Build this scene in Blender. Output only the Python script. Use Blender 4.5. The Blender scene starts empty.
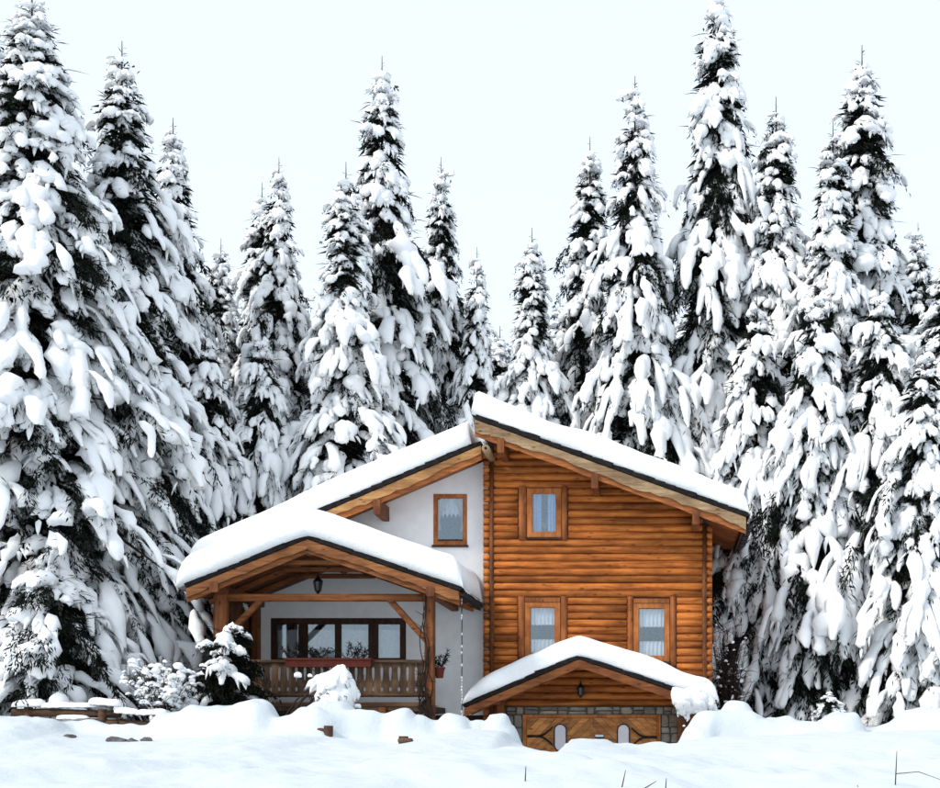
import bpy, math, random
import numpy as np
from mathutils import Vector
random.seed(7)
rng = np.random.default_rng(7)
R = math.radians
scene = bpy.context.scene
COL = scene.collection

# ------------------------------------------------------------------ camera
CAMZ, FPX, VPX, VPY = 1.5, 1380.0, 665.0, 740.0
cam_d = bpy.data.cameras.new('camera')
cam = bpy.data.objects.new('camera', cam_d); COL.objects.link(cam)
cam.location = (0, 0, CAMZ); cam.rotation_euler = (R(90), 0, 0)
cam_d.sensor_width = 36.0; cam_d.lens = FPX / 940 * 36
cam_d.shift_x = (470 - VPX) / 940; cam_d.shift_y = (VPY - 394) / 940
cam_d.clip_end = 2000
scene.camera = cam
# ------------------------------------------------------------------ sky: thin bright overcast over a pale blue sky
SUN_AZ, SUN_EL = R(-128), R(42)          # azimuth measured from +Y towards +X (sun stands behind and left of the camera)
w = bpy.data.worlds.new('World'); scene.world = w; w.use_nodes = True
nt = w.node_tree; nt.nodes.clear()
wo = nt.nodes.new('ShaderNodeOutputWorld'); bg = nt.nodes.new('ShaderNodeBackground')
sky = nt.nodes.new('ShaderNodeTexSky'); sky.sky_type = 'NISHITA'; sky.sun_disc = False
sky.sun_elevation = SUN_EL; sky.sun_rotation = SUN_AZ
sky.air_density = 1.0; sky.dust_density = 1.5; sky.ozone_density = 1.0
mx = nt.nodes.new('ShaderNodeMix'); mx.data_type = 'RGBA'
mx.inputs[0].default_value = 0.6
mx.inputs[7].default_value = (9.5, 10.4, 11.1, 1)      # high white cloud veil
nt.links.new(sky.outputs[0], mx.inputs[6]); nt.links.new(mx.outputs[2], bg.inputs[0])
bg.inputs[1].default_value = 0.087
nt.links.new(bg.outputs[0], wo.inputs[0])
sun_d = bpy.data.lights.new('sun', 'SUN'); sun = bpy.data.objects.new('sun', sun_d); COL.objects.link(sun)
sun_d.energy = 1.5; sun_d.angle = R(12); sun_d.color = (1.0, 0.93, 0.84)
sv = Vector((math.sin(SUN_AZ) * math.cos(SUN_EL), math.cos(SUN_AZ) * math.cos(SUN_EL), math.sin(SUN_EL)))
sun.rotation_euler = sv.to_track_quat('Z', 'Y').to_euler()
sun.location = (-20, -10, 30)
scene.view_settings.view_transform = 'Standard'; scene.view_settings.look = 'None'
scene.view_settings.exposure = 0.76; scene.view_settings.gamma = 1.0
scene.view_settings.use_curve_mapping = False
scene.cycles.use_denoising = True
scene.cycles.max_bounces = 8; scene.cycles.diffuse_bounces = 4; scene.cycles.glossy_bounces = 3
scene.cycles.transparent_max_bounces = 8
scene.render.engine = 'CYCLES'

def PX(px, Y): return (px - VPX) * Y / FPX          # photograph column at distance Y -> metres
def PZ(py, Y): return CAMZ + (VPY - py) * Y / FPX

# ------------------------------------------------------------------ materials
def new_mat(name):
    m = bpy.data.materials.new(name); m.use_nodes = True
    t = m.node_tree; b = t.nodes['Principled BSDF']
    return m, t, b
def N(t, kind, **kw):
    n = t.nodes.new(kind)
    for k, v in kw.items(): setattr(n, k, v)
    return n
def ramp(t, fac, stops):
    r = N(t, 'ShaderNodeValToRGB'); e = r.color_ramp.elements
    while len(e) < len(stops): e.new(0.5)
    for i, (p, c) in enumerate(stops): e[i].position = p; e[i].color = (*c, 1)
    t.links.new(fac, r.inputs[0]); return r.outputs[0]
def coords(t, scale, rand=True):
    tc = N(t, 'ShaderNodeTexCoord'); mp = N(t, 'ShaderNodeMapping'); mp.inputs['Scale'].default_value = scale
    if rand:
        oi = N(t, 'ShaderNodeObjectInfo'); mu = N(t, 'ShaderNodeVectorMath', operation='SCALE')
        mu.inputs[0].default_value = (37, 71, 53); t.links.new(oi.outputs['Random'], mu.inputs['Scale'])
        ad = N(t, 'ShaderNodeVectorMath', operation='ADD')
        t.links.new(tc.outputs['Object'], ad.inputs[0]); t.links.new(mu.outputs[0], ad.inputs[1])
        t.links.new(ad.outputs[0], mp.inputs['Vector']); return mp.outputs[0], oi.outputs['Random']
    t.links.new(tc.outputs['Object'], mp.inputs['Vector']); return mp.outputs[0], None
def bump(t, b, h, strength, dist):
    n = N(t, 'ShaderNodeBump'); n.inputs['Strength'].default_value = strength; n.inputs['Distance'].default_value = dist
    t.links.new(h, n.inputs['Height']); t.links.new(n.outputs[0], b.inputs['Normal'])
def noise(t, vec, scale, detail=5, rough=.6, dist=0):
    n = N(t, 'ShaderNodeTexNoise'); n.inputs['Scale'].default_value = scale; n.inputs['Detail'].default_value = detail
    n.inputs['Roughness'].default_value = rough; n.inputs['Distortion'].default_value = dist
    t.links.new(vec, n.inputs['Vector']); return n.outputs[0]
def mixc(t, fac, a, b_, mode='MIX'):
    m = N(t, 'ShaderNodeMix', data_type='RGBA', blend_type=mode)
    for inp, v in ((m.inputs[0], fac), (m.inputs[6], a), (m.inputs[7], b_)):
        if isinstance(v, (int, float)): inp.default_value = v
        elif isinstance(v, tuple): inp.default_value = (*v, 1)
        else: t.links.new(v, inp)
    return m.outputs[2]

def wood(name, dark, mid, light, axis='x', rough=.65, knots=.85, vary=.42):
    m, t, b = new_mat(name)
    sc = {'x': (.9, 11, 11), 'y': (11, .9, 11), 'z': (11, 11, .9)}[axis]
    v, rnd = coords(t, sc)
    g = noise(t, v, 1.4, 7, .62, .6)
    c = ramp(t, g, [(.28, dark), (.5, mid), (.74, light)])
    g2 = noise(t, v, 7.0, 4, .7, .2)
    c = mixc(t, .32, c, ramp(t, g2, [(.3, (.25, .2, .16)), (.62, (1, 1, 1))]), 'MULTIPLY')
    # knots
    kc = {'x': (3.0, 7, 7), 'y': (7, 3.0, 7), 'z': (7, 7, 3.0)}[axis]
    kv, _ = coords(t, kc)
    vo = N(t, 'ShaderNodeTexVoronoi'); vo.inputs['Scale'].default_value = 1.0; t.links.new(kv, vo.inputs['Vector'])
    kf = ramp(t, vo.outputs['Distance'], [(.05, (.18, .13, .1)), (.2, (1, 1, 1))])
    c = mixc(t, knots, c, kf, 'MULTIPLY')
    # weather streaks with a shape of their own and a tone of its own for each piece
    wv, _ = coords(t, (1.3, 1.3, 2.2))
    ws = noise(t, wv, 1.1, 4, .6, .3)
    c = mixc(t, .7, c, ramp(t, ws, [(.36, (.42, .36, .33)), (.58, (1, 1, 1))]), 'MULTIPLY')
    hv = N(t, 'ShaderNodeHueSaturation')
    mr = N(t, 'ShaderNodeMapRange'); mr.inputs[3].default_value = 1 - vary; mr.inputs[4].default_value = 1 + vary * .55
    t.links.new(rnd, mr.inputs[0]); t.links.new(mr.outputs[0], hv.inputs['Value']); t.links.new(c, hv.inputs['Color'])
    t.links.new(hv.outputs[0], b.inputs['Base Color'])
    b.inputs['Roughness'].default_value = rough; b.inputs['Specular IOR Level'].default_value = .25
    bump(t, b, g2, .35, .01)
    return m

def plain(name, col, rough=.6, metal=0, nscale=8, amt=.25, bstr=.2, bdist=.01, spec=.3):
    m, t, b = new_mat(name); v, _ = coords(t, (1, 1, 1))
    g = noise(t, v, nscale, 6, .6)
    c = ramp(t, g, [(.3, tuple(x * (1 - amt) for x in col)), (.7, tuple(min(1, x * (1 + amt)) for x in col))])
    t.links.new(c, b.inputs['Base Color']); b.inputs['Roughness'].default_value = rough
    b.inputs['Metallic'].default_value = metal; b.inputs['Specular IOR Level'].default_value = spec
    bump(t, b, g, bstr, bdist); return m

def snow_mat(name, fine, mid, fstr, col=(.86, .875, .89)):
    m, t, b = new_mat(name); v, _ = coords(t, (1, 1, 1), False)
    a = noise(t, v, fine, 6, .65); a2 = noise(t, v, mid, 4, .55)
    s = N(t, 'ShaderNodeMath', operation='MULTIPLY_ADD'); s.inputs[1].default_value = 2.2
    t.links.new(a2, s.inputs[0]); t.links.new(a, s.inputs[2])
    b.inputs['Base Color'].default_value = (*col, 1); b.inputs['Roughness'].default_value = .75
    b.inputs['Specular IOR Level'].default_value = .2
    bump(t, b, s.outputs[0], fstr, .03); return m

M = {}
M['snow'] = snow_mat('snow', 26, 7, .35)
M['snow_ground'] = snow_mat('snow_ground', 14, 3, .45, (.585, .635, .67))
M['needle'] = plain('needle', (.008, .011, .008), .8, 0, 3, .5, 0, .01, .06)
M['bark'] = plain('bark', (.035, .024, .018), .9, 0, 14, .5, .6, .02, .1)
M['twig'] = plain('twig', (.03, .022, .018), .85, 0, 14, .4, .3, .005, .1)
O1, O2, O3 = (.2, .05, .009), (.53, .16, .028), (.68, .25, .058)
M['log'] = wood('log', O1, O2, O3, 'x')
M['log_y'] = wood('log_y', O1, O2, O3, 'y')
M['trim'] = wood('trim', (.15, .045, .013), (.36, .115, .032), (.5, .19, .06), 'z', vary=.2)
M['frame'] = wood('frame', (.3, .09, .022), (.48, .165, .042), (.6, .24, .075), 'z', vary=.12, knots=.3)
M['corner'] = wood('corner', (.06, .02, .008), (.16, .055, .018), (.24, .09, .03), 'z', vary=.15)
M['barge'] = wood('barge', (.2, .12, .06), (.4, .27, .15), (.52, .38, .23), 'x', vary=.1, knots=.9)
M['barge_left'] = wood('barge_left', (.22, .1, .035), (.45, .23, .085), (.6, .36, .16), 'x', vary=.1, knots=.8)
M['barge_porch'] = wood('barge_porch', (.11, .04, .013), (.28, .105, .032), (.42, .19, .068), 'x', vary=.1, knots=.8)
M['beam'] = wood('beam', (.1, .03, .009), (.25, .082, .022), (.36, .14, .045), 'x', vary=.2, knots=.9)
M['post'] = wood('post', (.09, .028, .01), (.23, .074, .021), (.33, .12, .04), 'z', vary=.15)
M['board'] = wood('board', (.03, .017, .01), (.105, .058, .03), (.19, .115, .065), 'z', vary=.4)
M['rail'] = wood('rail', (.04, .02, .011), (.13, .068, .034), (.24, .14, .075), 'x', vary=.2)
M['fence'] = wood('fence', (.03, .016, .01), (.1, .05, .026), (.19, .1, .055), 'x', vary=.3)
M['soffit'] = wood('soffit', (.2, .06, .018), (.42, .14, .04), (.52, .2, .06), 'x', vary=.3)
M['door'] = wood('door', (.28, .1, .026), (.56, .235, .07), (.7, .34, .13), 'x', vary=.3)
M['brown'] = wood('brown', (.02, .009, .006), (.06, .022, .012), (.1, .04, .02), 'z', vary=.1)
M['shingle'] = plain('shingle', (.014, .012, .012), .85, 0, 9, .5, .5, .02, .15)
M['plaster'] = plain('plaster', (.86, .86, .87), .9, 0, 3.2, .06, .3, .01, .1)
M['iron'] = plain('iron', (.012, .012, .013), .5, .6, 20, .3, .2, .004, .4)
M['gutter'] = plain('gutter', (.02, .02, .024), .4, .5, 10, .3, .1, .004, .5)
M['terracotta'] = plain('terracotta', (.1, .02, .013), .75, 0, 10, .25, .2, .006, .2)
M['curtain'] = plain('curtain', (.78, .8, .82), .9, 0, 14, .12, .1, .004, .05)
M['curtain_yellow'] = plain('curtain_yellow', (.62, .55, .4), .9, 0, 14, .15, .1, .004, .05)
M['curtain_sky_tint'] = plain('curtain_sky_tint', (.4, .55, .82), .9, 0, 14, .12, .1, .004, .05)  # curtain tinted blue for the sky reflected in the upper window
M['interior'] = plain('interior', (.09, .1, .12), .9, 0, 3, .2, 0, .004, .05)
M['ovalglass'] = plain('ovalglass', (.62, .62, .68), .25, 0, 3, .06, 0, .004, .5)
M['steel'] = plain('steel', (.55, .55, .57), .4, .7, 10, .1, .1, .004, .5)
M['ice'] = plain('ice', (.6, .64, .68), .25, 0, 14, .2, .4, .006, .5)
def stone_mat():
    m, t, b = new_mat('stone'); v, rnd = coords(t, (1, 1, 1))
    g = noise(t, v, 6, 8, .65, .5)
    c1 = ramp(t, rnd, [(0, (.14, .13, .11)), (.3, (.3, .25, .19)), (.55, (.2, .2, .19)), (.8, (.42, .36, .27)), (1, (.3, .27, .23))])
    c = mixc(t, .75, c1, ramp(t, g, [(.3, (.35, .34, .33)), (.7, (1.0, .98, .95))]), 'MULTIPLY')
    t.links.new(c, b.inputs['Base Color']); b.inputs['Roughness'].default_value = .85; bump(t, b, g, .8, .03); return m
M['stone'] = stone_mat()
M['rock'] = plain('rock', (.12, .115, .11), .9, 0, 7, .6, .9, .03, .15)
M['mortar'] = plain('mortar', (.09, .085, .075), .95, 0, 18, .3, .4, .01, .1)
def glass_mat():
    m, t, b = new_mat('pane_glass'); t.nodes.remove(b)
    out = [n for n in t.nodes if n.type == 'OUTPUT_MATERIAL'][0]
    tr = N(t, 'ShaderNodeBsdfTransparent'); tr.inputs[0].default_value = (.86, .88, .9, 1)
    gl = N(t, 'ShaderNodeBsdfGlossy'); gl.inputs['Roughness'].default_value = .03; gl.inputs[0].default_value = (.75, .87, 1, 1)
    mi = N(t, 'ShaderNodeMixShader'); mi.inputs[0].default_value = .13
    t.links.new(tr.outputs[0], mi.inputs[1]); t.links.new(gl.outputs[0], mi.inputs[2]); t.links.new(mi.outputs[0], out.inputs[0])
    return m
M['glass'] = glass_mat()

# ------------------------------------------------------------------ mesh helpers
WL = {}                                           # world position of each object's origin
def finish(o, parent, loc=(0, 0, 0)):
    COL.objects.link(o); loc = Vector(loc)
    WL[o.name] = loc
    if parent is not None:
        o.parent = parent; o.location = loc - WL[parent.name]
    else: o.location = loc
    return o
def mk(name, V, F, mat, parent=None, smooth=False, origin=(0, 0, 0)):
    og = Vector(origin)
    me = bpy.data.meshes.new(name); me.from_pydata([tuple(Vector(v) - og) for v in V], [], F); me.validate(); me.update()
    if smooth: me.polygons.foreach_set('use_smooth', [True] * len(me.polygons))
    me.materials.append(M[mat])
    return finish(bpy.data.objects.new(name, me), parent, origin)
def mesh_np(name, V, F, mat, smooth=True):
    V = np.asarray(V, np.float32); F = np.asarray(F, np.int32); n, k = F.shape
    me = bpy.data.meshes.new(name)
    me.vertices.add(len(V)); me.vertices.foreach_set('co', V.ravel())
    me.loops.add(n * k); me.loops.foreach_set('vertex_index', F.ravel())
    me.polygons.add(n); me.polygons.foreach_set('loop_start', np.arange(0, n * k, k, dtype=np.int32))
    me.polygons.foreach_set('use_smooth', np.full(n, smooth, dtype=bool))
    me.update(calc_edges=True); me.materials.append(M[mat]); return me
def mk_np(name, V, F, mat, parent=None, smooth=True, origin=(0, 0, 0)):
    me = mesh_np(name, np.asarray(V) - np.asarray(origin), F, mat, smooth)
    return finish(bpy.data.objects.new(name, me), parent, origin)
def empty(name, loc, label, cat, group=None):
    o = bpy.data.objects.new(name, None); o.empty_display_size = .3; finish(o, None, loc)
    return tag(o, label, cat, group)
def tag(o, label=None, cat=None, group=None, kind=None):
    if label: o['label'] = label
    if cat: o['category'] = cat
    if group: o['group'] = group
    if kind: o['kind'] = kind
    return o
class MB:
    def __init__(s): s.V = []; s.F = []
    def add(s, V, F):
        n = len(s.V); s.V += [tuple(v) for v in V]; s.F += [tuple(i + n for i in f) for f in F]; return s
    def box(s, x0, x1, y0, y1, z0, z1):
        return s.add([(x0, y0, z0), (x1, y0, z0), (x1, y1, z0), (x0, y1, z0), (x0, y0, z1), (x1, y0, z1), (x1, y1, z1), (x0, y1, z1)],
                     [(3, 2, 1, 0), (4, 5, 6, 7), (0, 1, 5, 4), (1, 2, 6, 5), (2, 3, 7, 6), (3, 0, 4, 7)])
    def beam(s, a, b, w, h, up=(0, 0, 1), ch=.15):
        # chamfered rectangular bar from a to b
        a, b = Vector(a), Vector(b); t = (b - a).normalized(); sd = t.cross(Vector(up)).normalized(); u = sd.cross(t)
        c = min(w, h) * ch; x, y = w / 2, h / 2
        pr = [(x, y - c), (x - c, y), (-x + c, y), (-x, y - c), (-x, -y + c), (-x + c, -y), (x - c, -y), (x, -y + c)]
        V = [a + sd * p + u * q for p, q in pr] + [b + sd * p + u * q for p, q in pr]
        return s.add(V, [(i, (i + 1) % 8, 8 + (i + 1) % 8, 8 + i) for i in range(8)] + [tuple(range(7, -1, -1)), tuple(range(8, 16))])
    def tube(s, pts, rad, n=8, cap=True):
        pts = [Vector(p) for p in pts]; m = len(pts); rad = rad if isinstance(rad, (list, tuple)) else [rad] * m
        V = []; F = []; ref = Vector((.31, .2, .93))
        for i, p in enumerate(pts):
            t = (pts[min(i + 1, m - 1)] - pts[max(i - 1, 0)]).normalized()
            sd = t.cross(ref)
            if sd.length < .05: sd = t.cross(Vector((1, 0, 0)))
            sd.normalize(); u = sd.cross(t)
            V += [p + (sd * math.cos(2 * math.pi * k / n) + u * math.sin(2 * math.pi * k / n)) * rad[i] for k in range(n)]
        for i in range(m - 1):
            F += [(i * n + k, i * n + (k + 1) % n, (i + 1) * n + (k + 1) % n, (i + 1) * n + k) for k in range(n)]
        if cap: F += [tuple(range(n - 1, -1, -1)), tuple(range((m - 1) * n, m * n))]
        return s.add(V, F)
    def prism(s, poly, y0, y1):
        # polygon in the XZ plane, extruded in Y
        n = len(poly); V = [(x, y0, z) for x, z in poly] + [(x, y1, z) for x, z in poly]
        return s.add(V, [tuple(range(n)), tuple(range(2 * n - 1, n - 1, -1))] + [((i + 1) % n, i, n + i, n + (i + 1) % n) for i in range(n)])
    def build(s, name, mat, parent=None, smooth=False, origin=(0, 0, 0)): return mk(name, s.V, s.F, mat, parent, smooth, origin)

# smooth 3-D noise from random plane waves (numpy)
_wv = {}
def waves(P, freq, seed=0, n=10):
    key = (seed, n)
    if key not in _wv:
        r = np.random.default_rng(1000 + seed); d = r.normal(size=(n, 3)); d /= np.linalg.norm(d, axis=1)[:, None]
        _wv[key] = (d * r.uniform(.6, 1.5, (n, 1)), r.uniform(0, 6.28, n))
    d, ph = _wv[key]
    out = np.zeros(P.shape[:-1])
    for i in range(n): out += np.sin(freq * (P[..., 0] * d[i, 0] + P[..., 1] * d[i, 1] + P[..., 2] * d[i, 2]) + ph[i])
    return out / math.sqrt(n)

def sweep(C, W, H, na, under=.5, amp=.16, freq=5., seed=3, up=(0, 0, 1), lift=.35, rough=0.):
    """Snow pads: N curves C (N,ns,3) with half widths W and heights H (N,ns) -> vertices, quads."""
    Nn, ns, _ = C.shape
    T = np.gradient(C, axis=1); T /= np.linalg.norm(T, axis=2, keepdims=True) + 1e-9
    upv = np.array(up, float); S = np.cross(T, upv); S /= np.linalg.norm(S, axis=2, keepdims=True) + 1e-6
    U = np.cross(S, T); U /= np.linalg.norm(U, axis=2, keepdims=True) + 1e-9
    th = np.arange(na) * 2 * np.pi / na
    cs, sn = np.cos(th), np.sin(th); sn = np.where(sn < 0, sn * under, sn)
    P = (C + U * (H * lift)[..., None])[:, :, None, :] + S[:, :, None, :] * (W[:, :, None] * cs)[..., None] + U[:, :, None, :] * (H[:, :, None] * sn)[..., None]
    nz = waves(P, freq, seed) * amp + waves(P, freq * 2.7, seed + 1) * amp * .7 + waves(P, freq * 6.5, seed + 2) * amp * .35
    D = P - C[:, :, None, :]
    P = P + D * np.clip(nz, -.7, .8)[..., None]
    if rough:
        rg = np.random.default_rng(seed + 77); ed = np.clip(np.abs(cs) - .35, 0, 1) * 1.5 + np.where(sn < -.01, .45, 0)
        wt = np.clip(W / .1, 0, 1)[:, :, None]
        P = P + rg.normal(size=P.shape) * (rough * .45 * wt)[..., None]
        out = np.abs(rg.normal(size=P.shape[:3])) * ed[None, None] * rough * 2.6 * wt
        P = P + S[:, :, None, :] * (out * np.sign(cs))[..., None]; P[..., 2] -= out * .9
    idx = np.arange(Nn * ns * na).reshape(Nn, ns, na)
    a = idx[:, :-1, :]; b = idx[:, 1:, :]
    F = np.stack([a, np.roll(a, -1, 2), np.roll(b, -1, 2), b], -1).reshape(-1, 4)
    return P.reshape(-1, 3), F
def blades(B, D, L, Wd, seed=0):
    """flat spindle shaped sprigs of needles: base points, unit directions, lengths, widths"""
    n = len(B); r = np.random.default_rng(seed)
    q = r.normal(size=(n, 3)); S = np.cross(D, q); S /= np.linalg.norm(S, axis=1, keepdims=True) + 1e-9
    m = B + D * (L * .45)[:, None]; droop = np.zeros((n, 3)); droop[:, 2] = -.12 * L
    V = np.stack([B, m + S * (Wd / 2)[:, None], B + D * L[:, None] + droop, m - S * (Wd / 2)[:, None]], 1).reshape(-1, 3)
    return V, np.arange(4 * n).reshape(n, 4)

# ------------------------------------------------------------------ terrain
CR = np.array([(-400, 716), (-80, 718), (0, 721), (38, 722), (50, 727), (62, 733), (90, 737), (150, 739), (200, 737), (260, 731), (300, 731), (340, 738), (400, 742),
               (430, 736), (470, 729), (505, 731), (517, 743), (530, 747), (545, 751), (556, 757), (564, 758), (568, 749), (571, 738), (585, 738), (600, 740), (617, 743), (640, 747), (665, 745),
               (690, 738), (720, 735), (800, 733), (900, 732), (1000, 730), (1400, 728)], float)
YC = 24.5
BUMPS = [  # px, py of the top, distance, half width px, half depth m, steepness
    (238, 703, 25.0, 27, .5, 1.15), (259, 700, 24.9, 16, .45, 1.4), (215, 706, 25.1, 20, .4, 1.2), (205, 708, 25.2, 34, .5, 1.6), (178, 714, 25.3, 25, .4, 1.5),
    (333, 703, 25.1, 22, .5, 1.7), (318, 712, 24.9, 26, .5, 1.4), (300, 719, 25.0, 22, .5, 1.4), (368, 711, 24.95, 30, .36, 2.6), (402, 708, 24.8, 14, .34, 1.9), (415, 716, 24.9, 18, .4, 1.4),
    (455, 713, 25.3, 15, .4, 1.8), (444, 721, 25.3, 20, .4, 1.4), (479, 718, 25.3, 6.5, .22, 1.8), (499, 715, 25.2, 10.5, .26, 2.8), (506, 724, 25.2, 12, .3, 1.5),
    (698, 724, 25.6, 15, .4, 1.7), (737, 703, 26.4, 20, .4, 1.6), (722, 711, 26.1, 24, .5, 1.5), (748, 713, 26.2, 26, .5, 1.4), (773, 717, 26.3, 22, .5, 1.8), (800, 726, 26.3, 30, .6, 1.3), (843, 713, 26.0, 18, .42, 2.2), (822, 722, 26.4, 34, .6, 1.4), (893, 721, 26.3, 22, .5, 1.6),
    (923, 709, 26.2, 24, .6, 1.9), (955, 708, 26.0, 26, .6, 1.6), (990, 712, 26, 40, .8, 1.6), (16, 719, 24.7, 38, .7, 1.9), (60, 722, 27.2, 110, .8, 1.5), (75, 723, 25.25, 45, .22, 1.5), (135, 727, 25.1, 40, .25, 1.5), (-60, 712, 24.8, 50, .8, 1.6), (592, 738, 24.9, 20, .4, 1.9), (640, 744, 25.2, 50, .6, 1.4)]
def ground(X, Y):
    X = np.asarray(X, float); Y = np.asarray(Y, float)
    b = np.interp(Y, [-50, 0, 5, 12, 15, 20, 24.5, 27, 29, 33, 45, 70, 120, 400], [-.3, -.15, .05, .74, .97, 1.2, 1.38, 1.12, .85, .95, 1.6, 3.4, 9, 40])
    bo = np.interp(Y, [24.5, 26, 28, 33, 45, 70, 120, 400], [1.38, 1.55, 1.65, 1.95, 2.6, 4.5, 10, 40])
    side = np.clip(np.maximum((-8.8 - X) / 1.2, (X - 1.6) / 1.2), 0, 1); side = side * side * (3 - 2 * side)
    b = np.where(Y > 24.5, b + (bo - b) * side, b)
    px = VPX + X * FPX / YC
    zc = CAMZ + (VPY - np.interp(px, CR[:, 0], CR[:, 1])) * YC / FPX
    s = np.where(Y < YC, 2.3, 1.1)
    h = b + (zc - 1.38) * np.exp(-((Y - YC) / s) ** 2)
    P = np.stack([X, Y * .7, np.zeros_like(X)], -1); P3_ = np.stack([X, Y, np.zeros_like(X)], -1)
    fade = np.clip((Y - 1) / 8, 0, 1)
    near = np.exp(-((Y - 18) / 5.) ** 2)
    h = h + near * (.09 * waves(P, .9, 11) + .06 * waves(P, 2.3, 12) + .04 * waves(P, 5.0, 17) + .014 * waves(P, 11, 20)) + .008 * waves(P, 7, 13) + .006 * np.clip((Y - 12) / 8, 0, 1) * waves(P3_, 16, 24)
    P2 = np.stack([X * 1.1 + Y * .55, Y * .12 - X * .1, np.zeros_like(X)], -1)
    h = h - near * .08 * np.clip(waves(P2, 2.1, 14), 0, 2)          # old half-filled tracks up the bank
    P3 = np.stack([X, Y, np.zeros_like(X)], -1)
    lump = np.clip(waves(P3, 2.6, 22) - .5, 0, 2) * np.exp(-((Y - 22.5) / 2.2) ** 2)
    h = h + .13 * lump                                              # lumps thrown up along the bank
    wob = .2 * waves(P3, 2.2, 15) + .1 * waves(P3, 6, 16)
    for (bx, by, bY, rx, ry, pw) in BUMPS:
        x0 = PX(bx, bY); rxm = rx * bY / FPX; zt = CAMZ + (VPY - by) * bY / FPX
        d2 = ((X - x0) / rxm) ** 2 + ((Y - bY) / ry) ** 2
        mask = np.exp(-(np.clip(d2 * (1 + wob), 0, 50) * .62) ** (pw * 1.35))
        h = h + np.clip(zt + .05 * waves(P3, 3.3, 18) + .03 * waves(P3, 8, 19) + .012 * waves(P3, 17, 23) - h, 0, 3) * mask
    return h
def gz(x, y): return float(ground(np.array([x]), np.array([y]))[0])
def axis(a, b, lo, hi, fine, coarse):
    v = list(np.arange(lo, hi, fine)); x = hi; st = fine
    while x < b: v.append(x); st = min(st * 1.25, coarse); x += st
    v.append(b); x = lo; st = fine; left = []
    while x > a: st = min(st * 1.25, coarse); x -= st; left.append(max(x, a))
    return np.array(sorted(set(left + v)))
gx = axis(-260, 260, -12.6, 6.2, .055, 14); gy = axis(-40, 420, 12.5, 27.3, .07, 14)
XX, YY = np.meshgrid(gx, gy); ZZ = ground(XX, YY)
idx = np.arange(XX.size).reshape(XX.shape)
GF = np.stack([idx[:-1, :-1], idx[:-1, 1:], idx[1:, 1:], idx[1:, :-1]], -1).reshape(-1, 4)
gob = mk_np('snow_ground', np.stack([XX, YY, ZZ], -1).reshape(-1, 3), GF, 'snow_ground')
tag(gob, 'deep white snow bank with soft drifts rising towards the house', kind='structure')

# ------------------------------------------------------------------ the house
HY = 30.0                                     # front of the log wall
house = empty('log_house', (-3.5, 31, .9), 'orange log house with white plastered wing, covered balcony and snow covered roofs', 'house')
def hx(px): return PX(px, HY)
def hz(py): return PZ(py, HY)
WYL = 30.5                                    # front of the white wing
RBY, LBY, PBY, GBY = 29.0, 29.5, 27.3, 28.7   # barge distances: right roof, left roof, porch, garage awning
# roof lines: upper edge of the roof boarding as (x, z) points
RR0 = (PX(474.5, RBY), PZ(419, RBY)); RR1 = (PX(746, RBY), PZ(517, RBY))
LR1 = (PX(481, LBY), PZ(445, LBY)); LR0 = (PX(190, LBY), PZ(569, LBY))
PA = (PX(307, PBY), PZ(539, PBY)); PL = (PX(186, PBY), PZ(588, PBY)); PR = (PX(459, PBY), PZ(591, PBY))
GA = (PX(578.5, GBY), PZ(659, GBY)); GL = (PX(464, GBY), PZ(708, GBY)); GR = (PX(714, GBY), PZ(705, GBY))
def line(a, b):
    m = (b[1] - a[1]) / (b[0] - a[0]); return lambda x: a[1] + m * (x - a[0])
rline, lline = line(RR0, RR1), line(LR0, LR1)
XL, XR = hx(483), hx(712)                     # log block
BACK = 39.5

def wall_holes(mb, x0, x1, z0, top, holes, y, depth):
    """front wall with real openings: faces round the holes plus their reveals; top(x) is the gable line"""
    xs = sorted({x0, x1, *[h[0] for h in holes], *[h[1] for h in holes]})
    for a, b in zip(xs[:-1], xs[1:]):
        hs = sorted([h for h in holes if h[0] <= a + 1e-6 and h[1] >= b - 1e-6], key=lambda h: h[2])
        z = z0
        for h in hs + [None]:
            if h is None: mb.add([(a, y, z), (b, y, z), (b, y, top(b)), (a, y, top(a))], [(0, 1, 2, 3)])
            else:
                if h[2] > z: mb.add([(a, y, z), (b, y, z), (b, y, h[2]), (a, y, h[2])], [(0, 1, 2, 3)])
                z = h[3]
    for h in holes:
        a, b, c, d = h; e = y + depth
        mb.add([(a, y, c), (b, y, c), (b, y, d), (a, y, d), (a, e, c), (b, e, c), (b, e, d), (a, e, d)], [(0, 4, 5, 1), (1, 5, 6, 2), (2, 6, 7, 3), (3, 7, 4, 0)])
    return mb
# openings of the log wall (x0,x1,z0,z1)
W_UP = (hx(527), hx(561), hz(537), hz(488)); W_LO = (hx(525), hx(560), hz(658), hz(602)); W_RI = (hx(633.5), hx(669.5), hz(661), hz(603))
core = MB(); CY = HY + .1
wall_holes(core, XL + .1, XR - .1, .4, lambda x: rline(x) - .12, [W_UP, W_LO, W_RI], CY, .12)
core.box(XL + .1, XL + .18, CY + .01, BACK, .4, lline(XL) - .1); core.box(XR - .18, XR - .1, CY + .01, BACK, .4, rline(XR) - .15)
core.add([(XL + .1, BACK, .4), (XR - .1, BACK, .4), (XR - .1, BACK, rline(XR) - .12), (XL + .1, BACK, rline(XL) - .12)], [(0, 1, 2, 3)])
core.box(XL + .18, XR - .18, CY + .13, BACK - .01, 2.3, 2.5); core.box(XL + .18, XR - .18, CY + .13, BACK - .01, 4.78, 4.95)
core.build('wall_core', 'interior', house)

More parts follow.
